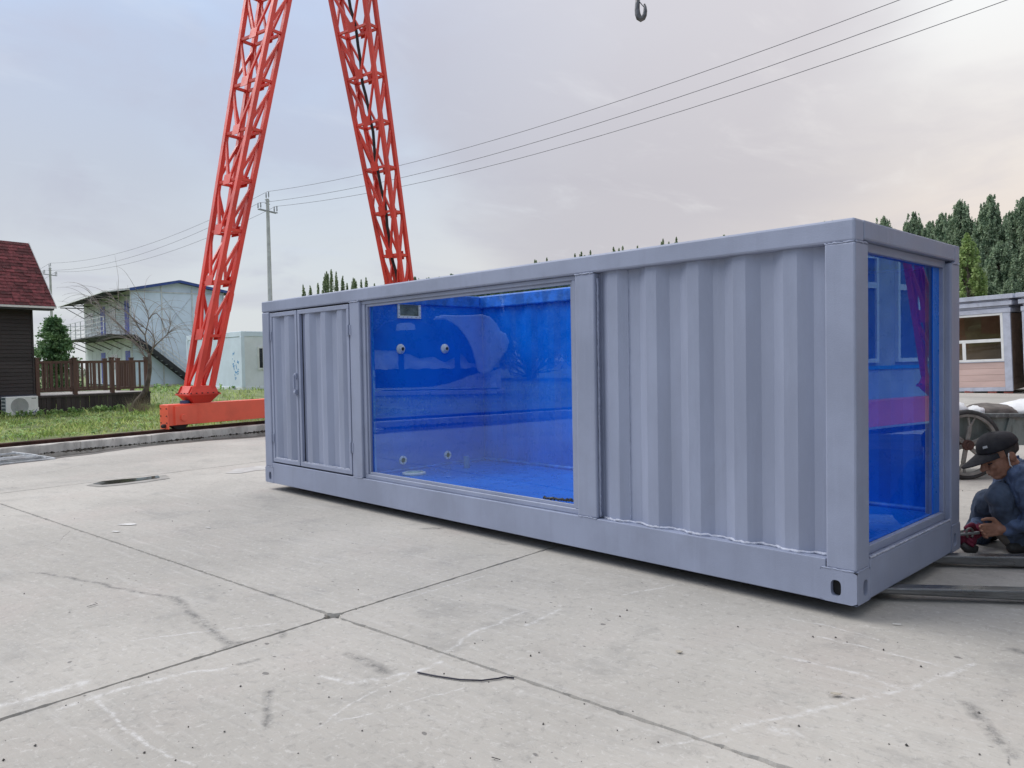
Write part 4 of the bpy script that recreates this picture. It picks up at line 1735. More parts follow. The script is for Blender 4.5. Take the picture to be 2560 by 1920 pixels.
for (xa, za, xb, zb) in ((1.76, 3.2, 3.44, 5.4), (3.44, 3.2, 1.76, 5.4), (1.76, .2, .05, 2.6), (3.52, .2, 5.3, 2.6)):
    b = MB()
    b.bar((xa, -.045, za), (xb, -.045, zb), .02, .03, (0, 1, 0))
    b.build('cross_brace', GALV, gab)
# long wall with upright panels
b = MB()
b.box(.01, .10, .02, 12.38, 0, zE)
lw_ = b.build('long_wall', UNDER, pf)
for k in range(11):
    y0, y1 = .06 + k * 1.125, .06 + (k + 1) * 1.125 - .06
    for z0, z1 in ((.1, 2.9), (3.12, zE - .05)):
        b = MB()
        b.box(-.025, .008, y0, y1, z0, z1)
        b.build('panel', WALLW, lw_)
for (y0, y1, z0, z1, nm) in ((.30, 1.22, 3.14, 5.12, 'door'), (6.15, 7.35, 3.14, 5.12, 'door'), (.30, 1.30, .15, 2.15, 'door'), (6.4, 7.5, .15, 2.15, 'door')):
    b = MB()
    b.box(-.05, -.026, y0, y1, z0, z1)
    dd = b.build(nm, DOORB, lw_)
    b = MB()
    b.box(-.07, -.051, y0 + .08, y0 + .14, z0 + .95, z0 + 1.15)
    b.build('handle', GALV, dd)
for (y0, y1, z0, z1) in ((9.5, 12.1, 3.95, 4.95), (3.4, 4.7, 3.95, 4.95), (3.2, 4.8, 1.0, 2.0)):
    b = MB()
    b.box(-.045, -.026, y0, y1, z0, z1)
    wn = b.build('window', WHITE, lw_)
    for q in range(3):
        w = (y1 - y0) / 3
        b = MB()
        b.box(-.052, -.0455, y0 + q * w + .04, y0 + (q + 1) * w - .04, z0 + .05, z1 - .05)
        b.build('pane', mat('prefab_pane', (.12, .16, .16), .1) if 'prefab_pane' not in bpy.data.materials else bpy.data.materials['prefab_pane'], wn)
# roof
b = MB()
xo = -1.55
zo = zE + (zE - zR) / 2.7 * 1.55 + .06
vs = []
for y in (-.35, 12.75):
    vs += [(xo, y, zo), (2.7, y, zR + .08), (5.85, y, zE + .0), (5.85, y, zE - .06), (2.7, y, zR + .02), (xo, y, zo - .06)]
b.add(vs, [(0, 1, 7, 6), (1, 2, 8, 7), (2, 3, 9, 8), (3, 4, 10, 9), (4, 5, 11, 10), (5, 0, 6, 11), (0, 1, 2, 3, 4, 5), (6, 7, 8, 9, 10, 11)])
rf = b.build('roof', UNDER, pf)
b = MB()
b.bar((-.1, -.38, zE - .02), (2.7, -.38, zR + .07), .06, .16)
b.bar((2.7, -.38, zR + .07), (5.9, -.38, zE - .02), .06, .16)
b.build('verge_flashing', ROOFB, rf)
b = MB()
b.bar((xo, -.37, zo - .02), (-.1, -.37, zE - .02), .04, .05)
b.bar((xo - .01, -.37, zo - .03), (xo - .01, 12.76, zo - .03), .03, .05)
b.build('eaves_flashing', WHITE, rf)
for y in np.linspace(0.05, 12.3, 6):
    b = MB()
    b.bar((0, y, zo - .12), (xo + .05, y, zo - .12), .05, .06)
    b.bar((-.02, y, zo - .85), (xo + .35, y, zo - .13), .04, .04, (0, 1, 0))
    b.build('roof_bracket', UNDER, rf)
# balcony
b = MB()
b.box(-1.5, -.03, -.05, 12.4, 3.0, 3.06)
bal = b.build('balcony', UNDER, pf)
for y in np.linspace(.05, 12.3, 6):
    b = MB()
    b.bar((-.02, y, 2.3), (-1.4, y, 2.97), .05, .05, (0, 1, 0))
    b.build('bracket', UNDER, bal)
for y in np.linspace(0.0, 12.35, 9):
    b = MB()
    b.bar((-1.46, y, 3.06), (-1.46, y, 4.12), .045, .045)
    b.build('railing_post', GALV, bal)
for z in (3.3, 3.57, 3.84, 4.12):
    b = MB()
    b.bar((-1.46, 0, z), (-1.46, 12.35, z), .03, .03)
    b.bar((-1.46, 12.35, z), (-.05, 12.35, z), .03, .03)
    b.build('railing_bar', GALV, bal)
# stair along the gable
x0, z0, x1, z1, ya, yb = -.15, 3.02, 3.35, .05, -1.05, -.20
b = MB()
for y in (ya, yb):
    b.bar((x0, y, z0 - .02), (x1, y, z1), .05, .24, (0, 0, 1))
sta = b.build('stair', STAIRB, pf)
b = MB()
b.box(-1.5, .0, ya, -.06, 2.99, 3.05)
b.build('landing', UNDER, sta)
for k in range(13):
    u = (k + .6) / 13.2
    b = MB()
    xx, zz = x0 + (x1 - x0) * u, z0 + (z1 - z0) * u
    b.box(xx - .09, xx + .09, ya + .03, yb - .03, zz - .015, zz + .015)
    b.build('tread', STAIRT, sta)
for y in (ya, yb):
    for hz in (.35, .62, .89):
        b = MB()
        b.bar((x0 + .1, y, z0 + hz), (x1, y, z1 + hz + .05), .04, .04)
        b.build('handrail', GALV, sta)
    for u in (.05, .5, .97):
        b = MB()
        xx, zz = x0 + (x1 - x0) * u, z0 + (z1 - z0) * u
        b.bar((xx, y, zz), (xx, y, zz + .92), .03, .03)
        b.build('handrail_post', GALV, sta)

# ------------------------------------------------------------------ office container behind the crane foot
of = thing('site_office', 'pale blue and white site office container with a barred window', 'office container', (-33.97, 12.76, .12))
b = MB()
b.box(-6.6, -.02, .02, 6, .1, 2.55)
ow = b.build('wall', OFFW, of)
b = MB()
b.box(-6.45, -.16, .0, .019, .14, 2.52)
b.build('side_panel', BLUEPANEL, ow)
b = MB()
b.box(-6.6, 0, -.02, 6.02, 2.551, 2.80)
b.build('roof_rail', BLUEPANEL, of, .01)
b = MB()
b.box(-6.6, 0.0, -.02, .06, -.02, .139)
b.box(-.06, .002, .061, 6.0, -.02, .139)
b.build('base_rail', OFFW, of, .01)
for (x, y) in ((-.075, .055), (-6.52, .055), (-.075, 5.9)):
    b = MB()
    b.box(x - .08, x + .085, y - .085, y + .08, .14, 2.55)
    b.build('corner_post', BLUEPANEL, of, .01)
b = MB()
b.box(-.021, .02, .78, 2.2, .96, 2.06)
wn = b.build('window', WHITE, ow)
b = MB()
b.box(.0205, .024, .86, 2.12, 1.04, 1.98)
b.build('pane', mat('dark_pane', (.03, .035, .045), .12), wn)
for k in range(7):
    b = MB()
    b.box(.05, .075, .80 + k * .22, .835 + k * .22, .93, 2.1)
    b.build('window_bar', WHITE, wn)
# blue logo strokes on the side panel
rr = random.Random(3)
b = MB()
for (cx, cz, hh) in ((-.95, 1.45, .35), (-.55, 1.05, .30), (-.75, .80, .22)):
    for q in range(9):
        x, z = cx + rr.uniform(-.14, .14), cz + rr.uniform(-hh, hh)
        b.bar((x, -.004, z), (x + rr.uniform(-.12, .12), -.004, z + rr.uniform(-.14, .14)), .045, .004, (0, 1, 0))
b.build('logo_mark', INKB, ow)

# ------------------------------------------------------------------ utility poles and wires
poles = [(Vector((-42.5, 18.6, 0)), 'nearer'), (Vector((-85.5, 17.2, 0)), 'far'), (Vector((.6, 19.6, 0)), 'out')]


def make_pole(p, label):
    t = thing('utility_pole', label, 'utility pole', p, R_(2), 'utility poles along the wire line')
    b = MB()
    b.lathe([(.17, -.1), (.095, 11.3)], (0, 0, 0), (0, 0, 1), 14)
    b.build('pole', POLE, t, smooth=False)
    b = MB()
    for q in (-.03, .03):
        b.bar((q * 3 + .0, -.60, 10.62), (q * 3 + .0, .60, 10.52), .055, .05)
    for z in (11.02, 11.22):
        b.bar((-.02, -.16, z + .02), (-.02, .16, z - .02), .05, .035)
    b.build('crossarm', PORC, t)
    for (x, y, z) in ((-.06, -.05, 11.3), (.06, .05, 11.35), (-.09, -.58, 10.62), (.09, -.50, 10.64), (-.09, .48, 10.54), (.09, .56, 10.55)):
        b = MB()
        b.lathe([(.012, 0), (.012, .08), (.045, .10), (.03, .16), (.045, .20), (.03, .26), (.04, .32), (.02, .40)], (x, y, z), (0, 0, 1), 10)
        b.build('insulator', PORC, t, smooth=True)
    return t


make_pole(poles[0][0], 'pale concrete pole with crossarm rising behind the container door end')
make_pole(poles[1][0], 'far concrete pole with crossarm beside the red roof edge')
make_pole(poles[2][0], 'concrete pole behind the container carrying the wires overhead')
P4 = Vector((-128, 15.8, 0))
for (dy, z, nm, sag) in ((0, 11.74, 'highest of the three power lines', 1.05), (-.54, 11.0, 'middle one of the three power lines', 1.1), (.52, 10.92, 'lowest of the three power lines', 1.1)):
    b = MB()
    seq = [P4, poles[1][0], poles[0][0], poles[2][0]]
    pts = []
    for a, c in zip(seq[:-1], seq[1:]):
        for i in range(25):
            u = i / 24
            p = a.lerp(c, u)
            pts.append((p.x, p.y + dy, z - sag * 4 * u * (1 - u)))
    b.tube(pts, .0105, 5)
    o = b.build('power_line', WIRE)
    tag(o, nm + ' sagging between the poles across the sky', 'wire', 'power lines')

# ------------------------------------------------------------------ right-hand cabins
CROT = Matrix.Rotation(R_(2.4), 4, Vector((-cf.x, -cf.y, 0)).normalized())


def cabin(loc, label, first):
    t = thing('show_cabin', label, 'cabin', mat=Matrix.Translation(Vector(loc)) @ CROT, group='prefab cabins beyond the cart')
    b = MB()
    b.box(-3.0, -.03, .03, 3.4, .22, .26)
    b.box(-3.0, -.03, 3.38, 3.4, .26, 2.5)
    b.box(-.06, -.04, .03, 3.38, .26, 2.5)
    b.build('inner_wall', mat('cabin_inside', (.30, .23, .16), .6) if 'cabin_inside' not in bpy.data.materials else bpy.data.materials['cabin_inside'], t)
    b = MB()
    b.box(-3.0, -.03, .03, 3.4, 2.45, 2.5)
    b.build('ceiling', bpy.data.materials['cabin_inside'], t)
    for (z0, z1, ov) in ((2.52, 2.66, .02), (2.665, 2.74, -.03), (2.745, 2.88, .07), (2.885, 2.94, .0), (2.945, 3.08, .12)):
        b = MB()
        b.box(-3.0 - ov, ov, -ov, 3.4 + ov, z0, z1)
        b.build('fascia', GREYP, t, .006)
    b = MB()
    b.box(-.20, .0, -.002, .10, .08, 2.518)
    b.box(-3.0, -2.8, -.002, .10, .08, 2.518)
    b.box(-.10, .002, 3.3, 3.4, .08, 2.518)
    b.build('corner_trim', GREYP, t, .005)
    b = MB()
    b.box(-2.798, -.202, 0, .1, .08, .20)
    b.build('base_rail', GREYP, t, .005)
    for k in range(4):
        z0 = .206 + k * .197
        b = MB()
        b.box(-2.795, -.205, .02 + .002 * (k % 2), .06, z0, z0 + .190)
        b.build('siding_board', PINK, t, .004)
    b = MB()
    b.box(-2.797, -.203, .005, .06, .996, 1.018)
    b.build('sill', GREYP, t)
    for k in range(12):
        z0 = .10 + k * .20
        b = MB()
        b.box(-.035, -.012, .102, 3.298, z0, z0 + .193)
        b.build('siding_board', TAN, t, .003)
    w = ring('window', 'y', -2.797, -.203, 1.019, 2.517, .07, .0, .05, WHITE, t, .004)
    b = MB()
    b.box(-2.727, -.273, .004, .046, 1.62, 1.72)
    b.box(-1.36, -1.26, .004, .046, 1.089, 1.62)
    b.box(-2.1, -2.02, .006, .044, 1.72, 2.447)
    b.build('mullion', WHITE, w, .004)
    for (x0, x1, z0, z1) in ((-2.727, -2.1, 1.72, 2.447), (-2.02, -.273, 1.72, 2.447), (-2.727, -1.36, 1.089, 1.62), (-1.26, -.273, 1.089, 1.62)):
        b = MB()
        b.box(x0, x1, .024, .030, z0, z1)
        b.build('pane', WGLASS, w)
    return t


CB = gp(2533, 984)
cabin(CB, 'pink and grey prefab cabin with white window frames right of the container', True)
cabin(CB + Vector((3.32, -.05, .10)), 'grey cabin cut off by the right edge, behind the pink one', False)
for (dx, dy, w, r) in ((-.02, .1, .24, 5), (-.45, .05, .24, 0), (-1.1, .08, .24, 20)):
    t = thing('brick', 'loose red brick under the corner of the pink cabin' if dx > -.1 else ('red brick lying flat below the pink cabin front' if dx > -1 else 'red brick under the cabin, nearest to the container'), 'brick', CB + Vector((dx, dy - .05, 0)), R_(r), 'bricks under the cabin')
    b = MB()
    b.box(-w, 0, 0, .115, 0, .055)
    b.build('body', BRICK, t, .004)

# ------------------------------------------------------------------ trees
def leaf_quads(c, size, r=rng):
    n = len(c)
    a = r.normal(size=(n, 3))
    a /= np.linalg.norm(a, axis=1)[:, None]
    b = r.normal(size=(n, 3))
    b -= a * (a * b).sum(1)[:, None]
    b /= np.linalg.norm(b, axis=1)[:, None]
    s = size * (.6 + .8 * r.random(n))[:, None]
    v = np.stack([c - a * s * .5, c + b * s * .36, c + a * s * .6, c - b * s * .36], 1).reshape(-1, 3)
    f = np.arange(4 * n).reshape(n, 4)
    return v, f


def poplar_meshes(h, rad, npl, nleaf, lsize, lm, seed, pw=.30, ph=.17, taper=2.0, low=.08):
    """a crown of many upright plumes on a tapered trunk with limbs"""
    r = np.random.default_rng(seed)
    tr = MB()
    lean = r.normal(size=2) * .015 * h
    sp = [(lean[0] * (i / 6) ** 2, lean[1] * (i / 6) ** 2, h * .95 * i / 6) for i in range(7)]
    tr.tube(sp, [h * .014 * (1 - .92 * i / 6) + .008 for i in range(7)], 7)
    pts = []
    for k in range(npl):
        u = low + (.93 - low) * (k / npl) ** .8
        az = r.random() * 6.283
        env = rad * max(1 - u ** taper, .02) ** .75
        q = env * (.35 + .65 * r.random() ** .5)
        if k > npl * .93:
            q *= .3
        hh = h * ph * (.6 + .8 * r.random()) * (1.15 - .65 * u)
        z0 = h * u
        if z0 + hh > h:
            hh = h * (1.0 + .03 * r.random()) - z0
            hh = max(hh, h * .07)
        bx, by = lean[0] * u * u + np.cos(az) * q, lean[1] * u * u + np.sin(az) * q
        if k % 2 == 0:
            tr.tube([(lean[0] * u * u, lean[1] * u * u, max(z0 - q * 1.1, h * .05)), (bx * .7, by * .7, z0 - q * .25), (bx, by, z0 + hh * .5)], [h * .004 + .006, h * .003, .005], 4)
        m = int(nleaf * (.7 + .6 * r.random()))
        t_ = r.random(m) ** .9
        w = pw * (.75 + .5 * r.random()) * (1 - t_ ** 1.6) ** .8 * (.45 + .55 * np.minimum(t_ * 4, 1)) + .025
        a = r.random(m) * 6.283
        rr_ = np.sqrt(r.random(m)) * w
        tiltv = .16 * q / max(rad, .1)
        p = np.stack([bx + np.cos(az) * tiltv * hh * t_ + np.cos(a) * rr_, by + np.sin(az) * tiltv * hh * t_ + np.sin(a) * rr_, z0 + hh * t_ + r.normal(size=m) * .03], 1)
        pts.append(p)
    c = np.concatenate(pts)
    v, f = leaf_quads(c, lsize, r)
    t = thing('poplar_tree', 'x', 'tree', (0, 0, -50))
    tr.build('trunk', BARK, t)
    npmesh('crown', v, f, lm, t)
    return t


def place(proto, used, loc, h, h0, label, group, rz=None, wid=1.0):
    o = proto if not used[0] else copy_tree(proto)
    used[0] = True
    k = h / h0
    o.matrix_world = Matrix.Translation(Vector(loc)) @ Matrix.Rotation(random.random() * 6.28 if rz is None else rz, 4, 'Z') @ Matrix.Diagonal((k * wid, k * wid, k, 1))
    tag(o, label, 'tree', group)
    return o


protos = []
for sd_ in range(3):
    protos.append((poplar_meshes(10, 2.1, 290, 105, .135, LEAF_D, 11 + sd_, .25, .19, 1.25), [False]))
lightp = (poplar_meshes(7, .85, 90, 110, .12, LEAF_L, 31, .22, .16), [False])
slim = [(poplar_meshes(9, .42, 40, 90, .10, LEAF_M, 41 + q, .085, .17, 1.0), [False]) for q in range(3)]

wood = [(2214, 549, 52), (2262, 566, 46), (2295, 537, 50), (2350, 541, 47), (2402, 513, 44), (2440, 560, 48), (2469, 497, 42), (2512, 560, 46), (2546, 503, 41), (2600, 520, 43), (2660, 505, 44), (2720, 540, 42), (2318, 562, 54), (2378, 548, 53), (2425, 545, 52), (2492, 545, 50), (2528, 540, 49), (2330, 600, 40), (2492, 610, 37), (2560, 620, 36), (2420, 640, 38), (2285, 640, 42), (2390, 700, 36), (2455, 700, 34), (2525, 700, 33), (2590, 700, 33)]
wlab = ['small poplar top peeping over the container end frame, leftmost of the wood', 'low poplar crest second from the left end of the wood', 'dark poplar with a split crest, third from the left in the wood',
        'dark poplar crest left of the tall spiky one above the container corner', 'dark poplar with upright spikes right above the container corner', 'lower poplar crest in the dip of the wood outline',
        'tallest dark poplar of the wood, standing above the pink cabin', 'lower poplar between the tallest one and the right edge', 'tall dark poplar cut by the right edge of the picture']
for i, (x, y, d_) in enumerate(wood):
    p = at(x, y, d_)
    pr, us = protos[i % 3]
    lab = wlab[i] if i < 9 else ('dark poplar continuing the wood beyond the right edge' if x > 2570 else 'dark leafy poplar filling the lower front of the right-hand wood')
    place(pr, us, (p.x, p.y, -.05), p.z, 10.0, lab, 'dark poplars of the right-hand wood', wid=.74 if y < 600 else 1.0)
# tall trees behind the workshop, on the side the container end faces
for i in range(15):
    pr, us = protos[i % 3]
    q = rl(26 + 2.0 * (i % 2), -16 + 3.1 * i)
    place(pr, us, (q.x, q.y, -.05), 11.5 + 1.5 * math.sin(i * 1.9), 10.0, 'tall dark poplar in the row behind the grey workshop building', 'poplars behind the workshop', wid=1.25)
p = at(2419, 590, 31)
place(*lightp, (p.x, p.y, -.05), p.z, 7.0, 'light green young poplar against the dark wood by the container corner', None)

tips = [(762, 715), (775, 711), (797, 706), (808, 688), (820, 676), (831, 672), (842, 684), (857, 688), (868, 706), (879, 699), (890, 694), (902, 697), (916, 697), (939, 706), (966, 690), (985, 705), (1057, 698), (1100, 690),
        (1338, 655), (1344, 648), (1352, 654), (1366, 650), (1378, 649), (1420, 645), (1435, 640), (1449, 627), (1462, 636), (1472, 632), (1490, 634), (1505, 634), (1530, 624), (1540, 622), (1551, 619), (1560, 620), (1572, 622), (1591, 613), (1652, 604), (1658, 602), (1676, 603), (1690, 600), (1805, 587), (1813, 585), (2060, 560), (2085, 548), (2240, 570), (2196, 556)]
for i, (x, y) in enumerate(tips):
    d_ = 62 + 8 * ((i * 7) % 5) / 4
    p = at(x, y, d_)
    pr, us = slim[i % 3]
    dense = 750 < x < 880
    place(pr, us, (p.x, p.y, -.05), p.z, 9.0, 'slender poplar in the row left of the crane leg, showing above the container' if x < 1000 else 'thin poplar tip just showing above the container top edge', 'poplar row seen beside the crane leg' if x < 1000 else 'poplar tips above the container roof edge', wid=1.0)
for i in range(16):
    p = at(985 + 30 * i, 706 - 2.2 * i + 5 * math.sin(i * 2.1), 58)
    pr, us = protos[i % 3]
    place(pr, us, (p.x, p.y, -.05), p.z, 10.0, 'green tree top seen only through the glass, above the pool wall', 'trees seen through the pool window', wid=.75)
# trees mirrored in the window: a row beyond the lawn, left of and behind the camera
for i in range(22):
    pr, us = protos[i % 3]
    place(pr, us, (-56 + 2.5 * i, -29 - 3 * (i % 2), -.05), 8.6 + 1.6 * math.sin(i * 2.3), 10.0, 'dark poplar in the row beyond the lawn behind the viewer', 'poplars behind the viewer', wid=1.3)


def conifer():
    base = at(140, 985, 25.5)
    base.z = .12
    t = thing('fir_bush', 'dark green young fir growing behind the deck railing', 'fir tree', base)
    r = np.random.default_rng(5)
    h = 2.75
    b = MB()
    b.tube([(0, 0, 0), (.02, .01, h * .6), (0.03, 0, h)], [.05, .03, .008], 7)
    b.build('trunk', BARK, t)
    br = MB()
    cl = []
    for k in range(330):
        u = r.random() ** .8
        z = .12 + (h - .12) * u
        az = r.random() * 6.283
        L_ = (1.05 * (1 - u) ** .8 + .10) * (.6 + .5 * r.random())
        d_ = np.array([np.cos(az), np.sin(az), .30 + .5 * u])
        n = 44
        s_ = r.random(n) ** .75
        p = np.array([0, 0, z]) + d_ * L_ * s_[:, None] + np.stack([0 * s_, 0 * s_, -.38 * L_ * s_ ** 2], 1)
        wd = .035 + .075 * np.sin(np.pi * np.clip(s_, .1, .95))
        p = p + r.normal(size=(n, 3)) * wd[:, None] * np.array([1, 1, .55])
        cl.append(p)
        if k % 6 == 0:
            br.tube([np.array([0, 0, z]), np.array([0, 0, z]) + d_ * L_ * .7 - np.array([0, 0, .2 * L_])], [.012, .004], 4)
    V, F = leaf_quads(np.concatenate(cl), .075, r)
    br.build('branch', BARK, t)
    npmesh('crown', V, F, LEAF_F, t)


conifer()


def willow():
    D = 20.0
    Z = lambda x, y, dd=0.: at(160 + x / 4.367, 700 + y / 4.367, D + dd)
    base = Z(748, 1462)
    base.z = .12
    t = thing('bare_willow', 'leafless young tree with drooping twigs growing in front of the deck', 'tree', base)
    b = MB()
    tp = [base, Z(772, 1385), Z(800, 1330), Z(860, 1262), Z(900, 1190), Z(920, 1090), Z(936, 990), Z(938, 900), Z(930, 800)]
    b.tube(tp, [.105, .088, .082, .076, .068, .058, .052, .047, .043], 9)
    b.build('trunk', BARK, t, world=True, smooth=True)
    limbs = [
        [(932, 810), (880, 760), (820, 725), (760, 660), (700, 600), (600, 490), (500, 400), (400, 290), (330, 210)],
        [(930, 800), (905, 720), (885, 610), (905, 520), (925, 430), (915, 350), (880, 260), (820, 190)],
        [(938, 830), (965, 770), (990, 690), (980, 620), (940, 560), (880, 520), (820, 480), (740, 400), (640, 330)],
        [(925, 880), (870, 820), (820, 740), (740, 660), (640, 610), (520, 590), (400, 590), (300, 620)],
        [(885, 600), (830, 540), (770, 440), (690, 350), (600, 280), (520, 170), (440, 120)],
        [(945, 780), (1010, 700), (1080, 640), (1130, 590), (1160, 500), (1150, 420), (1090, 320)],
        [(900, 700), (800, 660), (680, 560), (560, 440), (430, 350), (300, 260)],
        [(925, 430), (960, 380), (1010, 360), (1060, 420), (1090, 520)],
    ]
    r = random.Random(4)
    b = MB()
    ends = []
    for li, lm_ in enumerate(limbs):
        dd = r.uniform(-.35, .35)
        pts = [Z(x, y, dd * i / len(lm_)) for i, (x, y) in enumerate(lm_)]
        n = len(pts)
        b.tube(pts, [.017 * (1 - .82 * i / (n - 1)) + .003 for i in range(n)], 6)
        for i in range(1, n):
            ends.append((pts[i], (pts[i] - pts[i - 1]).normalized(), 1 - i / n))
    b.build('branch', mat('pale_bark', (.22, .19, .17), .9, 0, .35, 9), t, world=True, smooth=True)
    b = MB()
    for k in range(140):
        p, d_, w = r.choice(ends)
        q = p.copy()
        dv = (d_ + Vector((r.uniform(-.7, .7), r.uniform(-.7, .7), r.uniform(.1, .8)))).normalized()
        pts = [q.copy()]
        stp = r.uniform(.035, .11)
        for i in range(13):
            dv = (dv + Vector((r.uniform(-.06, .06), r.uniform(-.06, .06), -.13))).normalized()
            q = q + dv * stp
            pts.append(q.copy())
        b.tube(pts, [.0060 * (1 - .7 * i / 13) for i in range(14)], 4)
    b.build('twigs', TWIG, t, world=True)
    # straw and shoots around the foot
    V, F = [], []
    rr2 = np.random.default_rng(8)
    for k in range(420):
        a = rr2.random() * 6.283
        rad = .38 * rr2.random()
        p0 = np.array([.18 + rad * np.cos(a), rad * np.sin(a) * 1.1 + .12, 0])
        tip = p0 + np.array([rr2.normal() * .16, rr2.normal() * .16, .15 + .4 * rr2.random()])
        sd_ = np.array([np.sin(a), -np.cos(a), 0]) * .004
        k0 = len(V)
        V.extend([p0 - sd_, p0 + sd_, tip])
        F.append((k0, k0 + 1, k0 + 2))
    o = npmesh('dry_stalks', V, F, STRAW)
    o.location = base
    tag(o, 'dry straw and shoots round the foot of the bare tree', 'dry grass', kind='stuff')


willow()

# ------------------------------------------------------------------ galvanised frames by the kerb
for i in range(3):
    c0 = rl(.92 - .03 * i, -.04 - .10 * i, .012 + .030 * i)
    t = thing('metal_frame', ['lowest galvanised ladder frame of the pile at the kerb', 'middle galvanised frame of the pile at the kerb', 'topmost galvanised ladder frame on the pile at the kerb'][i], 'metal frame', c0, RROT + R_((-1.5, 1.5, 0)[i]), 'galvanised frames piled by the kerb')
    for x in ((0, -.26, -.52, -.78), (-.12, -.40), (-.03, -.66))[i]:
        b = MB()
        b.bar((x, -3.4, 0), (x, 0, 0), .022, .022)
        b.build('side_tube', GALV, t)
    for k in range(4):
        b = MB()
        b.bar((.0, -.013 - k * 1.1, .0), (-.78 if i != 1 else -.40, -.013 - k * 1.1, .0), .026, .026)
        b.build('cross_tube', GALV, t)
    if i != 1:
        for k in range(2):
            b = MB()
            b.bar((0, -.1 - 1.5 * k, .0), (-.60, -1.3 - 1.5 * k, .0), .018, .018)
            b.build('diagonal_tube', GALV, t)

# ------------------------------------------------------------------ handcart
CP = gp(2416, 1199)
cart = thing('handcart', 'weathered grey-green handcart with big spoked wheels behind the worker', 'handcart', CP, math.atan2(cr.y, cr.x))


def cart_wheel(yo):
    b = MB()
    Rm = .33
    n = 40
    b.tube([(Rm * math.cos(2 * math.pi * k / n), yo, .354 + Rm * math.sin(2 * math.pi * k / n)) for k in range(n)], .028, 10, closed=True)
    ty = b.build('wheel', TYRE, cart, smooth=True)
    b = MB()
    n = 36
    vs, fs = [], []
    for (r_, w_) in ((.312, -.028), (.312, .028), (.286, .022), (.286, -.022)):
        for k in range(n):
            a = 2 * math.pi * k / n
            vs.append((r_ * math.cos(a), yo + w_, .354 + r_ * math.sin(a)))
    for i in range(4):
        j = (i + 1) % 4
        for k in range(n):
            k2 = (k + 1) % n
            fs.append((i * n + k, i * n + k2, j * n + k2, j * n + k))
    b.add(vs, fs)
    b.build('rim', SPOKE, ty)
    for k in range(6):
        a = 2 * math.pi * (k + .33) / 6
        c, s = math.cos(a), math.sin(a)
        b = MB()
        b.bar((.04 * c, yo, .354 + .04 * s), (.19 * c, yo, .354 + .19 * s), .040, .028, (0, 1, 0))
        for da in (-.12, .12):
            b.bar((.18 * c, yo, .354 + .18 * s), (.288 * math.cos(a + da), yo, .354 + .288 * math.sin(a + da)), .020, .024, (0, 1, 0))
        b.build('spoke', SPOKE, ty, .004)
    b = MB()
    b.lathe([(.050, -.055), (.05, -.05), (.055, .0), (.05, .05)], (0, yo, .354), (0, 1, 0), 16)
    b.lathe([(.030, -.075), (.030, -.05)], (0, yo, .354), (0, 1, 0), 12)
    b.build('hub', RUST, ty)


cart_wheel(0)
cart_wheel(.78)
b = MB()
b.tube([(0, -.03, .354), (0, .82, .354)], .018, 10)
b.build('axle', RUST, cart)
b = MB()
b.add([(-.55, .08, .33), (1.9, .08, .33), (1.9, .70, .33), (-.55, .70, .33), (-.62, .05, .66), (1.98, .05, .60), (1.98, .73, .60), (-.62, .73, .66)],
      [(0, 3, 2, 1), (0, 1, 5, 4), (1, 2, 6, 5), (2, 3, 7, 6), (3, 0, 4, 7)])
tb = b.build('tray', CARTG, cart)
for y in (.04, .74):
    b = MB()
    b.bar((-.64, y, .665), (2.0, y, .605), .05, .045)
    b.build('top_rail', mat('cart_rail_wood', (.10, .11, .11), .8, 0, .4, 8, .6, 40, dirt=.5, dirtcol=(.4, .4, .38)) if y < .1 else CARTG, tb, .006)
for x in (.42, 1.1):
    b = MB()
    b.bar((x, .062, .34), (x + .06, .036, .62), .05, .02, (0, 1, 0))
    b.build('rib', CARTG, tb)


def sack(name, pts_c, rad, m, label, cat, grp):
    """soft bag: deformed ellipsoid with creases"""
    b = MB()
    cx, cy, cz = pts_c
    rx, ry, rz_ = rad
    n1, n2 = 28, 16

    def fn(u, v):
        a, t_ = 2 * math.pi * u, math.pi * (v - .5)
        x, y, z = math.cos(a) * math.cos(t_), math.sin(a) * math.cos(t_), math.sin(t_)
        k = 1 + .16 * mnoise.noise(Vector((x * 2.2 + cx * 5, y * 2.2, z * 2.2))) + .07 * mnoise.noise(Vector((x * 6, y * 6 + cx, z * 6)))
        z = max(z, -.55)
        return (rx * x * k, ry * y * k, rz_ * z * k)
    b.grid(n1, n2, fn)
    o = b.build(name, m, None, smooth=True)
    o.matrix_world = MW[cart.name] @ Matrix.Translation((cx, cy, cz))
    tag(o, label, cat, grp)
    return o


sack('white_sack', (-.02, .36, .655), (.20, .26, .15), SACK, 'pointed white sack lying on the cart above the wheel', 'sack', 'white sacks on the cart')
sack('white_sack', (.98, .36, .655), (.44, .30, .13), SACK, 'long white sack at the right end of the cart', 'sack', 'white sacks on the cart')
sack('white_sack', (.20, .20, .665), (.10, .10, .07), SACK, 'small crumpled white bag on the cart rail behind the cap', 'sack', 'white sacks on the cart')
sack('canvas_bundle', (.42, .32, .645), (.30, .22, .10), CANV, 'brown canvas bundle between the white sacks on the cart', 'bundle', None)


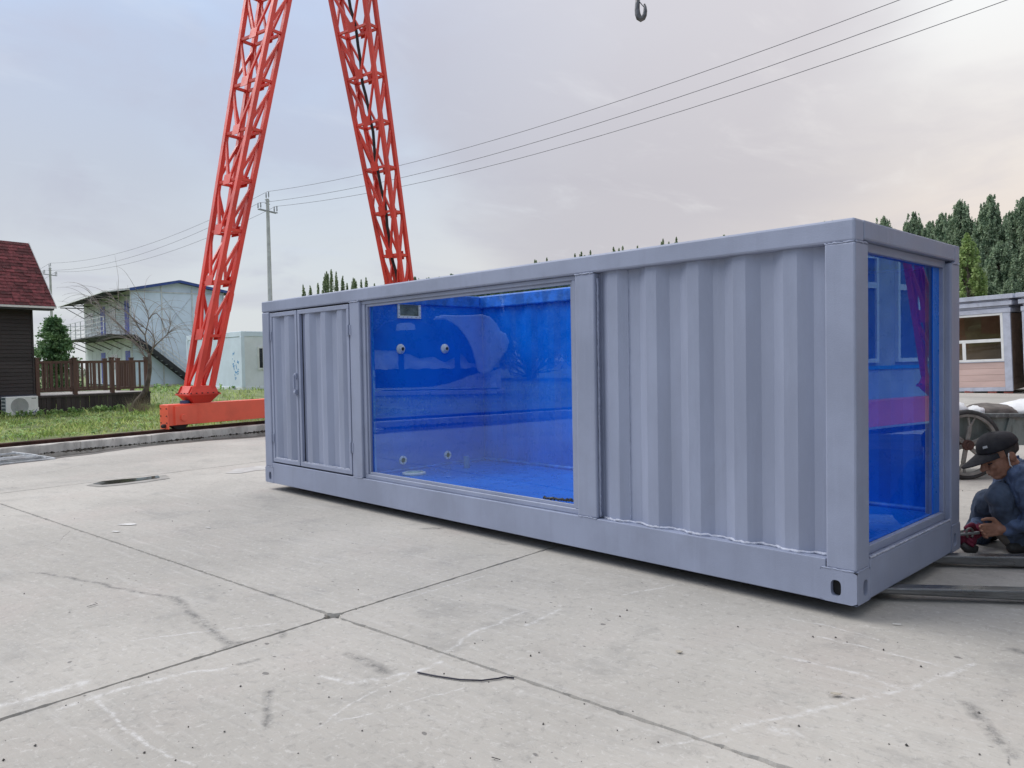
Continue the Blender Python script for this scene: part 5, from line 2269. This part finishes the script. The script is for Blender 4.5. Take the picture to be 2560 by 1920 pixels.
# ------------------------------------------------------------------ crouching worker
def remesh_obj(name, caps, m, parent, voxel=.010, smooth_it=6, fold=0., fscale=14.):
    """one continuous surface from tapered capsules ((a, b, ra, rb) or (centre, (rx,ry,rz) , matrix))"""
    bm = bmesh.new()
    for c in caps:
        if len(c) == 4 and not isinstance(c[2], Matrix):
            a, b_, ra, rb = Vector(c[0]), Vector(c[1]), c[2], c[3]
            d = b_ - a
            L_ = max(d.length, 1e-4)
            mt = Matrix.Translation(a) @ d.to_track_quat('Z', 'Y').to_matrix().to_4x4()
            n, rings = 14, []
            for q in range(5):
                t_ = -math.pi / 2 + math.pi / 2 * q / 4
                rings.append((ra * math.cos(t_), ra * math.sin(t_)))
            for q in range(5):
                t_ = math.pi / 2 * q / 4
                rings.append((rb * math.cos(t_), L_ + rb * math.sin(t_)))
            vv = [[bm.verts.new(mt @ Vector((max(r, 1e-4) * math.cos(2 * math.pi * k / n), max(r, 1e-4) * math.sin(2 * math.pi * k / n), z))) for k in range(n)] for r, z in rings]
            for i in range(len(rings) - 1):
                for k in range(n):
                    bm.faces.new((vv[i][k], vv[i][(k + 1) % n], vv[i + 1][(k + 1) % n], vv[i + 1][k]))
            bm.faces.new(list(reversed(vv[0])))
            bm.faces.new(vv[-1])
        else:
            cen, rad = Vector(c[0]), c[1]
            rot = c[2] if len(c) > 2 else Matrix.Identity(4)
            mt = Matrix.Translation(cen) @ rot @ Matrix.Diagonal((*rad, 1))
            bmesh.ops.create_uvsphere(bm, u_segments=18, v_segments=12, radius=1, matrix=mt)
    me = bpy.data.meshes.new(name)
    bm.to_mesh(me)
    bm.free()
    tmp = bpy.data.objects.new(name + '_tmp', me)
    COL.objects.link(tmp)
    md = tmp.modifiers.new('r', 'REMESH')
    md.mode = 'VOXEL'
    md.voxel_size = voxel
    ms = tmp.modifiers.new('s', 'SMOOTH')
    ms.iterations = smooth_it
    ms.factor = .5
    dg = bpy.context.evaluated_depsgraph_get()
    me2 = bpy.data.meshes.new_from_object(tmp.evaluated_get(dg))
    bpy.data.objects.remove(tmp)
    me2.name = name
    if fold:
        nv = len(me2.vertices)
        for v in me2.vertices:
            p, nn = v.co, v.normal
            q = Vector((p.x * fscale, p.y * fscale, p.z * fscale * .55))
            k = mnoise.noise(q + Vector((mnoise.noise(q * .6), 0, 0)) * 1.5)
            k2 = mnoise.noise(q * 2.3)
            v.co = p + nn * fold * ((1 - abs(k) * 2.2) * .7 + k2 * .35)
    me2.materials.clear()
    me2.materials.append(m)
    me2.polygons.foreach_set('use_smooth', [True] * len(me2.polygons))
    o = bpy.data.objects.new(name, me2)
    COL.objects.link(o)
    o.parent = parent
    return o


DP = 4.98
PB = gp(2543, 1381)
pers = thing('person', 'crouching man in a black cap and blue work clothes at the container corner', 'person', PB, math.atan2(cr.y, cr.x))
PMI = MW[pers.name].inverted()


def Q(x, y, dd=0.):
    """point of the worker: measured in the enlarged view, dd metres farther away"""
    return PMI @ at(2300 + x / 2.9615, 1000 + y / 2.9615, DP + dd)


# local axes: x to the right of the view, y away, z up
head_c = Q(586, 412)
tilt = Matrix.Rotation(R_(-24), 4, 'Y')
HS = 1.13
hd = lambda x, y, z: head_c + (tilt @ (Vector((x, y, z)) * HS))
caps = [
    (hd(.018, 0, .036), (.096, .076, .080), tilt),         # skull
    (hd(-.028, 0, -.035), (.066, .060, .085), tilt),       # face block
    (hd(-.050, 0, -.098), (.034, .034, .026), tilt),       # chin
    (hd(-.030, 0, -.085), (.045, .050, .036), tilt),       # jaw
    (hd(-.094, 0, .006), hd(-.118, 0, -.034), .011, .0145),   # nose
    (hd(-.104, .014, -.036), (.010, .009, .008)), (hd(-.104, -.014, -.036), (.010, .009, .008)),
    (hd(-.086, -.030, .018), hd(-.084, .030, .018), .014, .014),  # brow
    (hd(-.072, -.040, -.028), (.022, .018, .020)), (hd(-.072, .040, -.028), (.022, .018, .020)),  # cheekbones
    (hd(-.088, -.018, -.066), hd(-.088, .018, -.066), .0095, .0095),  # upper lip
    (hd(-.085, -.015, -.080), hd(-.085, .015, -.080), .010, .010),
    (hd(.030, -.070, -.012), (.020, .010, .033), tilt), (hd(.030, .070, -.012), (.020, .010, .033), tilt),  # ears
    (hd(.022, -.078, -.006), (.020, .007, .028), tilt),
]
caps = [(c[0], c[1], c[2] * HS, c[3] * HS) if len(c) == 4 else ((c[0], tuple(r * HS for r in c[1])) + tuple(c[2:])) for c in caps]
caps.append((Q(650, 470), Q(712, 560, .05), .062, .070))


def hand(caps, wrist, dirv, upv, side, curl, thumb_up=True, s=1.0, spread=.0):
    """palm and five fingers; dirv along the hand, upv out of the back of the hand, side = towards the thumb"""
    d, u, sd_ = dirv.normalized(), upv.normalized(), side.normalized()
    pc = wrist + d * .050 * s
    caps.append((wrist - d * .03, wrist + d * .02, .026 * s, .027 * s))
    for k in range(4):
        o = (1.5 - k) * .0195 * s
        caps.append((wrist + sd_ * o * .7 + d * .015, wrist + sd_ * o + d * .088 * s, .0150 * s, .0120 * s))
    lens = (.078, .088, .082, .062)
    for k in range(4):
        o = (1.5 - k) * .0205 * s
        p = wrist + sd_ * o + d * .090 * s
        dv = d.copy()
        for j, f_ in enumerate((.46, .31, .23)):
            dv = (Matrix.Rotation(0, 3, 'X') @ dv)
            ang = curl[k][j]
            ax = sd_
            dv = (Matrix.Rotation(ang, 3, ax) @ dv).normalized()
            q = p + dv * lens[k] * f_ * s
            caps.append((p, q, (.0100 - .001 * j) * s, (.0092 - .001 * j) * s))
            p = q
    tb_ = wrist + sd_ * .026 * s + d * .020 * s
    t1 = tb_ + (d * .55 + sd_ * .62 + u * .05).normalized() * .048 * s
    t2 = t1 + (d * .95 + sd_ * .10).normalized() * .034 * s
    t3 = t2 + (d * 1.0 - sd_ * .15).normalized() * .028 * s
    caps += [(tb_, t1, .0165 * s, .0125 * s), (t1, t2, .0115 * s, .0105 * s), (t2, t3, .0105 * s, .0085 * s)]


# bare left hand, reaching left towards the shackle
wl, hl = Q(610, 955, -.02), Q(440, 968, -.02)
dl_ = (hl - wl).normalized()
up_ = Vector((0, -1, 0))
sdv = Vector((-dl_.z, 0, dl_.x))
sdv = sdv if sdv.z > 0 else -sdv
caps.append((Q(760, 930, .0), wl, .042, .030))
sign = 1
hand(caps, wl, dl_, up_, sdv, [(sign * .25, sign * .5, sign * .4), (sign * .35, sign * .6, sign * .5), (sign * .45, sign * .7, sign * .5), (sign * .5, sign * .8, sign * .6)], s=1.12)
caps += [(Q(760, 930, .0), Q(825, 880, -.10), .042, .046), (Q(825, 880, -.10), Q(750, 580, -.06), .046, .052), (Q(750, 580, -.06), Q(712, 560, .05), .055, .066),
         (Q(712, 560, .05), Q(860, 800, .12), .085, .11), (Q(860, 800, .12), Q(960, 900, .13), .11, .12),
         (Q(960, 900, .02), Q(600, 712, -.01), .085, .055), (Q(600, 712, -.01), Q(700, 1060, .02), .055, .038), (Q(700, 1060, .02), Q(740, 1105, .02), .034, .03),
         (Q(940, 900, .24), Q(520, 768, .17), .085, .055), (Q(520, 768, .17), Q(440, 1000, .28), .055, .038),
         (Q(712, 560, .10), Q(690, 570, .26), .06, .052), (Q(690, 570, .26), Q(588, 702, .30), .050, .044), (Q(588, 702, .30), Q(500, 850, .24), .044, .038), (Q(500, 850, .24), Q(410, 975, .10), .038, .030)]
remesh_obj('body', caps, SKIN, pers, .0055, 3)
# closed eyes, brow hair, mouth line
b = MB()
for y in (-.030, .030):
    b.tube([hd(-.083, y - .014 * (1 if y > 0 else -1), -.006), hd(-.090, y, -.010), hd(-.078, y + .018 * (1 if y > 0 else -1), -.004)], .0032, 6)
b.build('eyelash', INK, pers)
b = MB()
for y in (-.030, .030):
    b.tube([hd(-.098, y * .5, .020), hd(-.098, y, .027), hd(-.080, y * 1.55, .022)], [.004, .006, .003], 6)
b.build('eyebrow', HAIR, pers)
b = MB()
b.tube([hd(-.090, -.020, -.073), hd(-.0975, 0, -.072), hd(-.090, .020, -.073)], .0028, 6)
b.build('mouth_line', mat('lip_shadow', (.09, .03, .025), .7), pers)
# short hair below the cap
b = MB()
def hairfn(u, v):
    a = R_(-105 + 210 * u)
    t_ = R_(-26 + 40 * v)
    return hd(.022 + .097 * math.cos(a) * math.cos(t_), .079 * math.sin(a) * math.cos(t_), .040 + .094 * math.sin(t_))
b.grid(24, 8, hairfn)
o = b.build('hair', HAIR, pers, smooth=True)
md = o.modifiers.new('t', 'SOLIDIFY')
md.thickness = .006
# cap
b = MB()
def capfn(u, v):
    a = 2 * math.pi * u
    t_ = R_(-4 + 94 * v)
    k = 1 + .02 * mnoise.noise(Vector((math.cos(a) * 3, math.sin(a) * 3, v * 3)))
    return hd(.012 + .114 * k * math.cos(a) * math.cos(t_) ** .85, .089 * k * math.sin(a) * math.cos(t_) ** .85, .056 + .083 * math.sin(t_) * (1 - .10 * math.cos(a)))
b.grid(32, 12, capfn)
cp = b.build('cap', CAPM, pers, smooth=True)
md = cp.modifiers.new('t', 'SOLIDIFY')
md.thickness = .005
b = MB()
def visfn(u, v):
    a = R_(118 + 124 * u)
    ex_ = 1 + 1.05 * v * (math.sin(math.pi * u) ** .55)
    x = .012 + .114 * math.cos(a) * ex_
    y = .089 * math.sin(a) * (1 + .06 * v)
    z = .052 - .028 * v - .9 * (y * y) + .0
    return hd(x, y, z)
b.grid(22, 8, visfn)
o = b.build('visor', CAPM, cp, smooth=True)
md = o.modifiers.new('t', 'SOLIDIFY')
md.thickness = .005
b = MB()
b.add([hd(-.094, -.052, .092), hd(-.074, -.0645, .092), hd(-.072, -.064, .104), hd(-.091, -.052, .104)], [(0, 1, 2, 3)])
o = b.build('patch', mat('patch_grey', (.45, .47, .5), .7), cp)
md = o.modifiers.new('t', 'SOLIDIFY')
md.thickness = .004
md.offset = 0
b = MB()
b.lathe([(.008, 0), (.006, .006)], hd(.012, 0, .137), tilt @ Vector((0, 0, 1)), 10)
b.build('button', CAPM, cp)
# mask strap from ear to jaw
b = MB()
b.tube([hd(.012, -.082, .022), hd(.002, -.080, .0), hd(-.004, -.074, -.045), hd(.012, -.066, -.080)], .0036, 6)
b.tube([hd(.012, -.066, -.080), hd(-.010, -.058, -.100)], [.010, .012], 6)
b.build('mask_strap', WHITE, pers, smooth=True)

# jacket: trunk, sleeves, collar
sh = lambda x, y, dd=0.: Q(x, y, dd)
jc = [
    (Q(725, 590, .10), Q(860, 800, .12), .135, .160),
    (Q(860, 800, .12), Q(960, 900, .14), .160, .165),
    (Q(745, 560, -.02), Q(735, 560, .24), .085, .085),
    (Q(745, 575, -.07), Q(800, 700, -.13), .080, .068),
    (Q(800, 700, -.13), Q(825, 880, -.10), .068, .062),
    (Q(825, 880, -.10), Q(660, 952, -.03), .062, .044),
    (Q(690, 560, .26), Q(585, 700, .30), .078, .064),
    (Q(585, 700, .30), Q(500, 850, .24), .062, .052),
    (Q(500, 850, .24), Q(410, 955, .14), .052, .044),
    (Q(690, 520, .08), Q(720, 560, .10), .075, .090),
]
remesh_obj('jacket', jc, DENIM, pers, .008, 4, .022, 17)
# collar flaps
b = MB()
def colfn(u, v):
    a = R_(30 + 300 * u)
    r_ = .072 + .030 * v
    c = Q(690, 505, .04)
    return c + Vector((r_ * math.cos(a) * .95, r_ * math.sin(a) * .95, .050 - .055 * v + .035 * math.cos(a) * (1 - .2 * v)))
b.grid(26, 5, colfn)
o = b.build('collar', DENIM, pers, smooth=True)
md = o.modifiers.new('t', 'SOLIDIFY')
md.thickness = .006
b = MB()
b.tube([Q(610, 570, -.015), Q(602, 640, -.015), Q(608, 700, -.01)], .004, 6)
b.build('placket', mat('zip_grey', (.12, .15, .2), .6), pers)
# trousers
tc_ = [
    (Q(985, 905, .02), Q(930, 900, .22), .150, .150),
    (Q(960, 880, .0), Q(590, 705, -.02), .118, .078),
    (Q(590, 705, -.02), Q(640, 800, .0), .080, .080),
    (Q(590, 720, -.01), Q(705, 1035, .02), .076, .070),
    (Q(940, 880, .24), Q(510, 760, .16), .115, .078),
    (Q(510, 760, .16), Q(440, 960, .26), .086, .080),
    (Q(440, 950, .26), Q(425, 1000, .28), .080, .074),
    (Q(720, 900, .04), Q(760, 1060, .06), .10, .085),
]
remesh_obj('trousers', tc_, TROUS, pers, .008, 4, .020, 15)


def shoe(x, y, dd, ang):
    c = Q(x, y, dd)
    c.z = 0.
    rt = Matrix.Rotation(ang, 4, 'Z')
    f_ = lambda a, b_, z: c + rt @ Vector((a, b_, z))
    caps_ = [(f_(-.16, 0, .035), f_(-.04, 0, .045), .035, .042), (f_(-.04, 0, .045), f_(.09, 0, .045), .042, .040), (f_(.05, 0, .06), f_(.06, 0, .10), .042, .045), (f_(-.15, .012, .030), f_(.08, 0, .030), .032, .032)]
    return remesh_obj('shoe', caps_, SHOE, pers, .008, 3)


shoe(850, 1130, .0, R_(8))
shoe(455, 1060, .33, R_(0))
remesh_obj('sock', [(Q(600, 985, .02), Q(705, 1080, .02), .040, .045), (Q(560, 960, .03), Q(620, 1000, .03), .03, .04)], BOOT, pers, .008, 3)

# right hand in a dark red glove gripping the shackle
gc = []
wr = Q(400, 985, .08)
gd_ = (Q(290, 1040, .0) - wr).normalized()
hand(gc, wr, gd_, Vector((0, -.9, .3)), Vector((.2, -.2, 1)), [(.5, .7, .5), (.55, .8, .6), (.6, .9, .6), (.6, .9, .7)], s=1.22)
gc += [(Q(330, 1045, .01), (.060, .035, .045)), (Q(275, 1030, .0), (.030, .03, .045)), (Q(365, 1040, .0), (.045, .035, .05)), (wr, Q(430, 960, .12), .04, .045)]
remesh_obj('glove', gc, GLOVE, pers, .006, 3, .004, 30)
# lifting shackle in his hands
sc_ = Q(368, 985, -.045)
shk = thing('shackle', 'steel lifting shackle held between the bare hand and the red glove', 'shackle', MW[pers.name] @ sc_, math.atan2(cr.y, cr.x))
b = MB()
n = 18
b.tube([(.022 * math.sin(R_(-150 + 300 * k / (n - 1))), 0, .030 * math.cos(R_(-150 + 300 * k / (n - 1)))) for k in range(n)], .0075, 8)
b.build('bow', mat('shackle_steel', (.16, .15, .14), .4, .6), shk, smooth=True)
b = MB()
b.tube([(-.11, .0, -.012), (.06, 0, .002)], .010, 8)
b.build('pin', STEEL, shk)
rg = MB()
rg.tube([(-.045, .01, -.075), (-.02, .0, -.10), (.015, 0, -.112), (.04, .01, -.105), (.052, .01, -.085)], [.020, .026, .026, .022, .012], 8)
rg.build('dark_webbing', DARK, shk, smooth=True)

# ------------------------------------------------------------------ things behind the camera that the windows mirror
gb = thing('workshop_building', 'long grey single-storey building with white sliding windows facing the container end', 'building', mat=RAILM @ Matrix.Translation((18.6, 0, 0)))
b = MB()
b.box(0.02, 6, -8, 20, 0, 3.75)
gw = b.build('wall', GREYWALL, gb)
b = MB()
b.box(-.01, .018, -8, 20, .98, 1.05)
b.build('blue_band', INKB, gw)
b = MB()
b.box(-.25, 6.2, -8.2, 20.2, 3.75, 3.95)
b.build('roof_edge', TRIMW, gb)
for k in range(7):
    y0 = -3.1 + k * 2.35
    w = ring('window', 'x', y0, y0 + 1.65, 1.12, 3.3, .08, -.06, .018, WHITE, gw, 0)
    b = MB()
    b.box(-.05, .015, y0 + .79, y0 + .86, 1.2, 3.22)
    b.box(-.055, .015, y0 + .08, y0 + 1.57, 2.62, 2.74)
    b.build('mullion', WHITE, w)
    b = MB()
    b.box(-.012, -.004, y0 + .08, y0 + 1.57, 1.2, 3.22)
    b.build('pane', mat('workshop_pane', (.10, .15, .20), .05) if 'workshop_pane' not in bpy.data.materials else bpy.data.materials['workshop_pane'], w)

# covered show vehicle on its plinth across the lawn (seen only as a reflection)
va, vb = Vector((-21.25, -11.5, .12)), Vector((-18.2, -14.7, .12))
cv = thing('covered_trailer', 'white and navy covered trailer body on a plinth, mirrored in the long window', 'trailer', va, math.atan2(vb.y - va.y, vb.x - va.x))
LV = (vb - va).length
# local x along the length; the face looking at the container is +y
b = MB()
b.box(0, LV + .1, -1.6, .06, 0.02, .18)
b.build('plinth', WHITE, cv, .02)
kx = LV / 860.0


def side(name, pts, y0, y1, m, bev=.0):
    """a body panel drawn in side elevation (picture units) and given its depth"""
    b = MB()
    b.extr([((x - 160) * kx, .02 + (855 - y) * .0051) for x, y in pts], 'y', y0, y1)
    return b.build(name, m, cv, bev, seg=3)


side('lower_body', [(165, 805), (165, 672), (1015, 672), (1015, 805)], -1.5, 0, NAVY, .02)
side('white_sweep', [(162, 806), (162, 801), (440, 801), (560, 797), (660, 778), (740, 752), (800, 728), (860, 712), (940, 704), (1018, 678), (1018, 806)], .001, .04, TARPW)
b = MB()
b.grid(60, 12, lambda u, v: ((8 + 840 * u) * kx, .05 + .05 * math.sin(u * 37 + 3 * v) * (1 - v) + .05 * mnoise.noise(Vector((u * 16, v * 3, 0))), .94 + .02 * math.sin(u * 50) + .68 * v))
b.build('tarp_skirt', TARPW, cv, smooth=True)
side('navy_cover', [(163, 540), (163, 420), (185, 408), (240, 352), (330, 330), (420, 324), (520, 362), (600, 398), (700, 470), (800, 540), (840, 640), (800, 640), (755, 566), (700, 600), (640, 634), (560, 592), (470, 604), (400, 572), (300, 546)], -1.3, .14, NAVY, .06)
side('cab_window', [(318, 412), (322, 372), (350, 360), (420, 360), (448, 380), (448, 408)], .141, .15, TARPW)
side('white_hood', [(568, 345), (590, 322), (640, 313), (760, 319), (900, 314), (955, 332), (998, 380), (1018, 425), (1058, 448), (1078, 500), (1058, 560), (1000, 640), (945, 704), (900, 722), (862, 692), (846, 640), (828, 556), (790, 470), (730, 392), (655, 346)], -1.1, .28, TARPW, .12)
side('hood_rim', [(568, 347), (655, 348), (728, 394), (788, 472), (826, 558), (846, 645), (820, 640), (740, 560), (650, 470), (590, 410)], .10, .30, NAVY)
for x in (170 * kx, 548 * kx):
    b = MB()
    b.box(x, x + .19, .145, .17, .70, 1.7)
    b.build('strap', NAVY, cv)
fc = bpy.data.curves.new('lettering', 'FONT')
fc.body = 'LI20T8'
fc.size = .19
fc.extrude = .004
fo = bpy.data.objects.new('lettering', fc)
COL.objects.link(fo)
dg = bpy.context.evaluated_depsgraph_get()
tm = bpy.data.meshes.new_from_object(fo.evaluated_get(dg))
bpy.data.objects.remove(fo)
tm.materials.clear()
tm.materials.append(INK)
fo = piece(tm, 'lettering', cv, Matrix.Translation((LV * .92, .036, .52)) @ Matrix.Rotation(math.pi, 4, 'Z') @ Matrix.Rotation(math.pi / 2, 4, 'X'))
# dark pile added out of view to darken the end window's lower reflection
tp_ = thing('added_dark_pile', 'low dark pile added out of view to darken the lower end window reflection', 'pile', (.95, 3.55, 0), R_(60))
b = MB()
def sheet(u, v):
    x, y = -.85 + 1.7 * u, -.55 + 1.1 * v
    e = max(abs(x) / .85, abs(y) / .55)
    z = .50 * min(1, (1 - e) * 5.5) ** .6 if e < 1 else 0
    return (x, y, .004 + z + .035 * mnoise.noise(Vector((x * 4, y * 4, 3))) * min(1, (1 - e) * 6))
b.grid(40, 28, sheet)
b.build('sheet', DARK, tp_, smooth=True)
# dark red booth farther along
rb = thing('red_booth', 'dark red sheet-metal booth with a white notice, mirrored in the long window', 'booth', (-16.2, -19.5, .12), R_(-45))
b = MB()
b.box(0, 2.6, -2, 0, 0, 2.5)
rw = b.build('wall', REDBOX, rb, .02)
b = MB()
b.box(.9, 1.25, .001, .02, 1.3, 1.85)
b.build('notice', WHITE, rw)
b = MB()
b.box(-.1, 2.7, -2.1, .1, 2.5, 2.62)
b.build('roof', DARK, rb)

# ------------------------------------------------------------------ small things on the yard
wp = [gp(*p, .006) for p in [(1044, 1681), (1090, 1690), (1150, 1699), (1205, 1701), (1245, 1696), (1262, 1692), (1285, 1695)]]
b = MB()
b.tube(wp, .0035, 8)
o = b.build('cable_offcut', mat('cable_black', (.015, .015, .03), .45), None, smooth=True)
tag(o, 'thin black cable offcut lying across the slab joint', 'cable')


def litter(name, x, y, pts, m, label, cat, h=.006, rz=0.):
    p = gp(x, y)
    t_ = MB()
    n = len(pts)
    vs = [(a, b_, .004 + h * (1 + mnoise.noise(Vector((a * 40, b_ * 40, 1))))) for a, b_ in pts]
    vs += [(a, b_, v[2] + .0015) for (a, b_), v in zip(pts, vs)]
    fs = [tuple(range(n - 1, -1, -1)), tuple(range(n, 2 * n))] + [(i, (i + 1) % n, n + (i + 1) % n, n + i) for i in range(n)]
    t_.add(vs, fs)
    o_ = t_.build(name, m)
    o_.location = (p.x, p.y, 0)
    o_.rotation_euler = (0, 0, rz)
    tag(o_, label, cat)


PAPER = mat('paper', (.72, .71, .69), .8)
LEAFB = mat('dry_leaf', (.42, .38, .31), .8)
litter('paper_scrap', 317, 1312, [(-.07, -.02), (.05, -.03), (.09, -.005), (.05, .03), (-.03, .02)], PAPER, 'white paper scrap lying on the yard left of the container', 'paper', .001, .7)
litter('paper_scrap', 288, 1330, [(-.03, -.012), (.03, -.015), (.045, .01), (-.01, .015)], PAPER, 'smaller white scrap beside the larger paper scrap', 'paper', .001, .5)
litter('paper_scrap', 519, 1320, [(-.025, -.006), (.025, -.008), (.03, .006), (-.015, .01)], PAPER, 'tiny white scrap nearer to the container than the other scraps', 'paper', .001, .4)
litter('dry_leaf', 2088, 1741, [(-.022, -.004), (-.008, -.014), (.012, -.012), (.026, -.002), (.012, .010), (-.010, .010)], LEAFB, 'curled pale dry leaf in front of the container corner', 'leaf', .008, .8)
litter('wood_chip', 1698, 1633, [(-.014, -.01), (.004, -.014), (.016, .0), (.006, .004), (.012, .012), (-.008, .008)], LEAFB, 'pale wood chip on the concrete in front of the corrugated panel', 'chip', .004)
litter('cigarette_end', 2242, 1564, [(-.018, -.004), (.018, -.004), (.018, .004), (-.018, .004)], PAPER, 'white cigarette end near the container corner', 'cigarette end', .003, .6)
litter('twig_piece', 231, 1516, [(-.03, -.003), (.03, -.002), (.03, .002), (-.03, .003)], DARK, 'short dark stick lying on the left slab', 'stick', .003, 1.9)
litter('nail', 1240, 1901, [(-.016, -.0015), (.016, -.001), (.016, .0015), (-.016, .0015)], DARK, 'dark nail at the bottom edge of the yard', 'nail', .002, .3)
# grit
V, F = [], []
r3 = np.random.default_rng(21)
for k in range(230):
    x, y = 2560 * r3.random(), 1200 + 720 * r3.random() ** .8
    p = gp(x, y)
    if p.x > -6.2 and p.x < .1 and -.02 < p.y < 1.6:
        continue
    s = .0014 + .0042 * r3.random() ** 4
    c = np.array([p.x, p.y, s * .6])
    o8 = np.array([[1, 0, 0], [-1, 0, 0], [0, 1, 0], [0, -1, 0], [0, 0, 1], [0, 0, -1]]) * (s * (.6 + .8 * r3.random((6, 3))))
    k0 = len(V)
    V.extend(c + o8)
    for f_ in ((0, 2, 4), (2, 1, 4), (1, 3, 4), (3, 0, 4), (2, 0, 5), (1, 2, 5), (3, 1, 5), (0, 3, 5)):
        F.append(tuple(k0 + i for i in f_))
o = npmesh('grit', V, F, mat('grit_stone', (.10, .095, .09), .9, 0, .5, 20))
tag(o, 'dark grit and small stones scattered over the concrete yard', 'grit', kind='stuff')
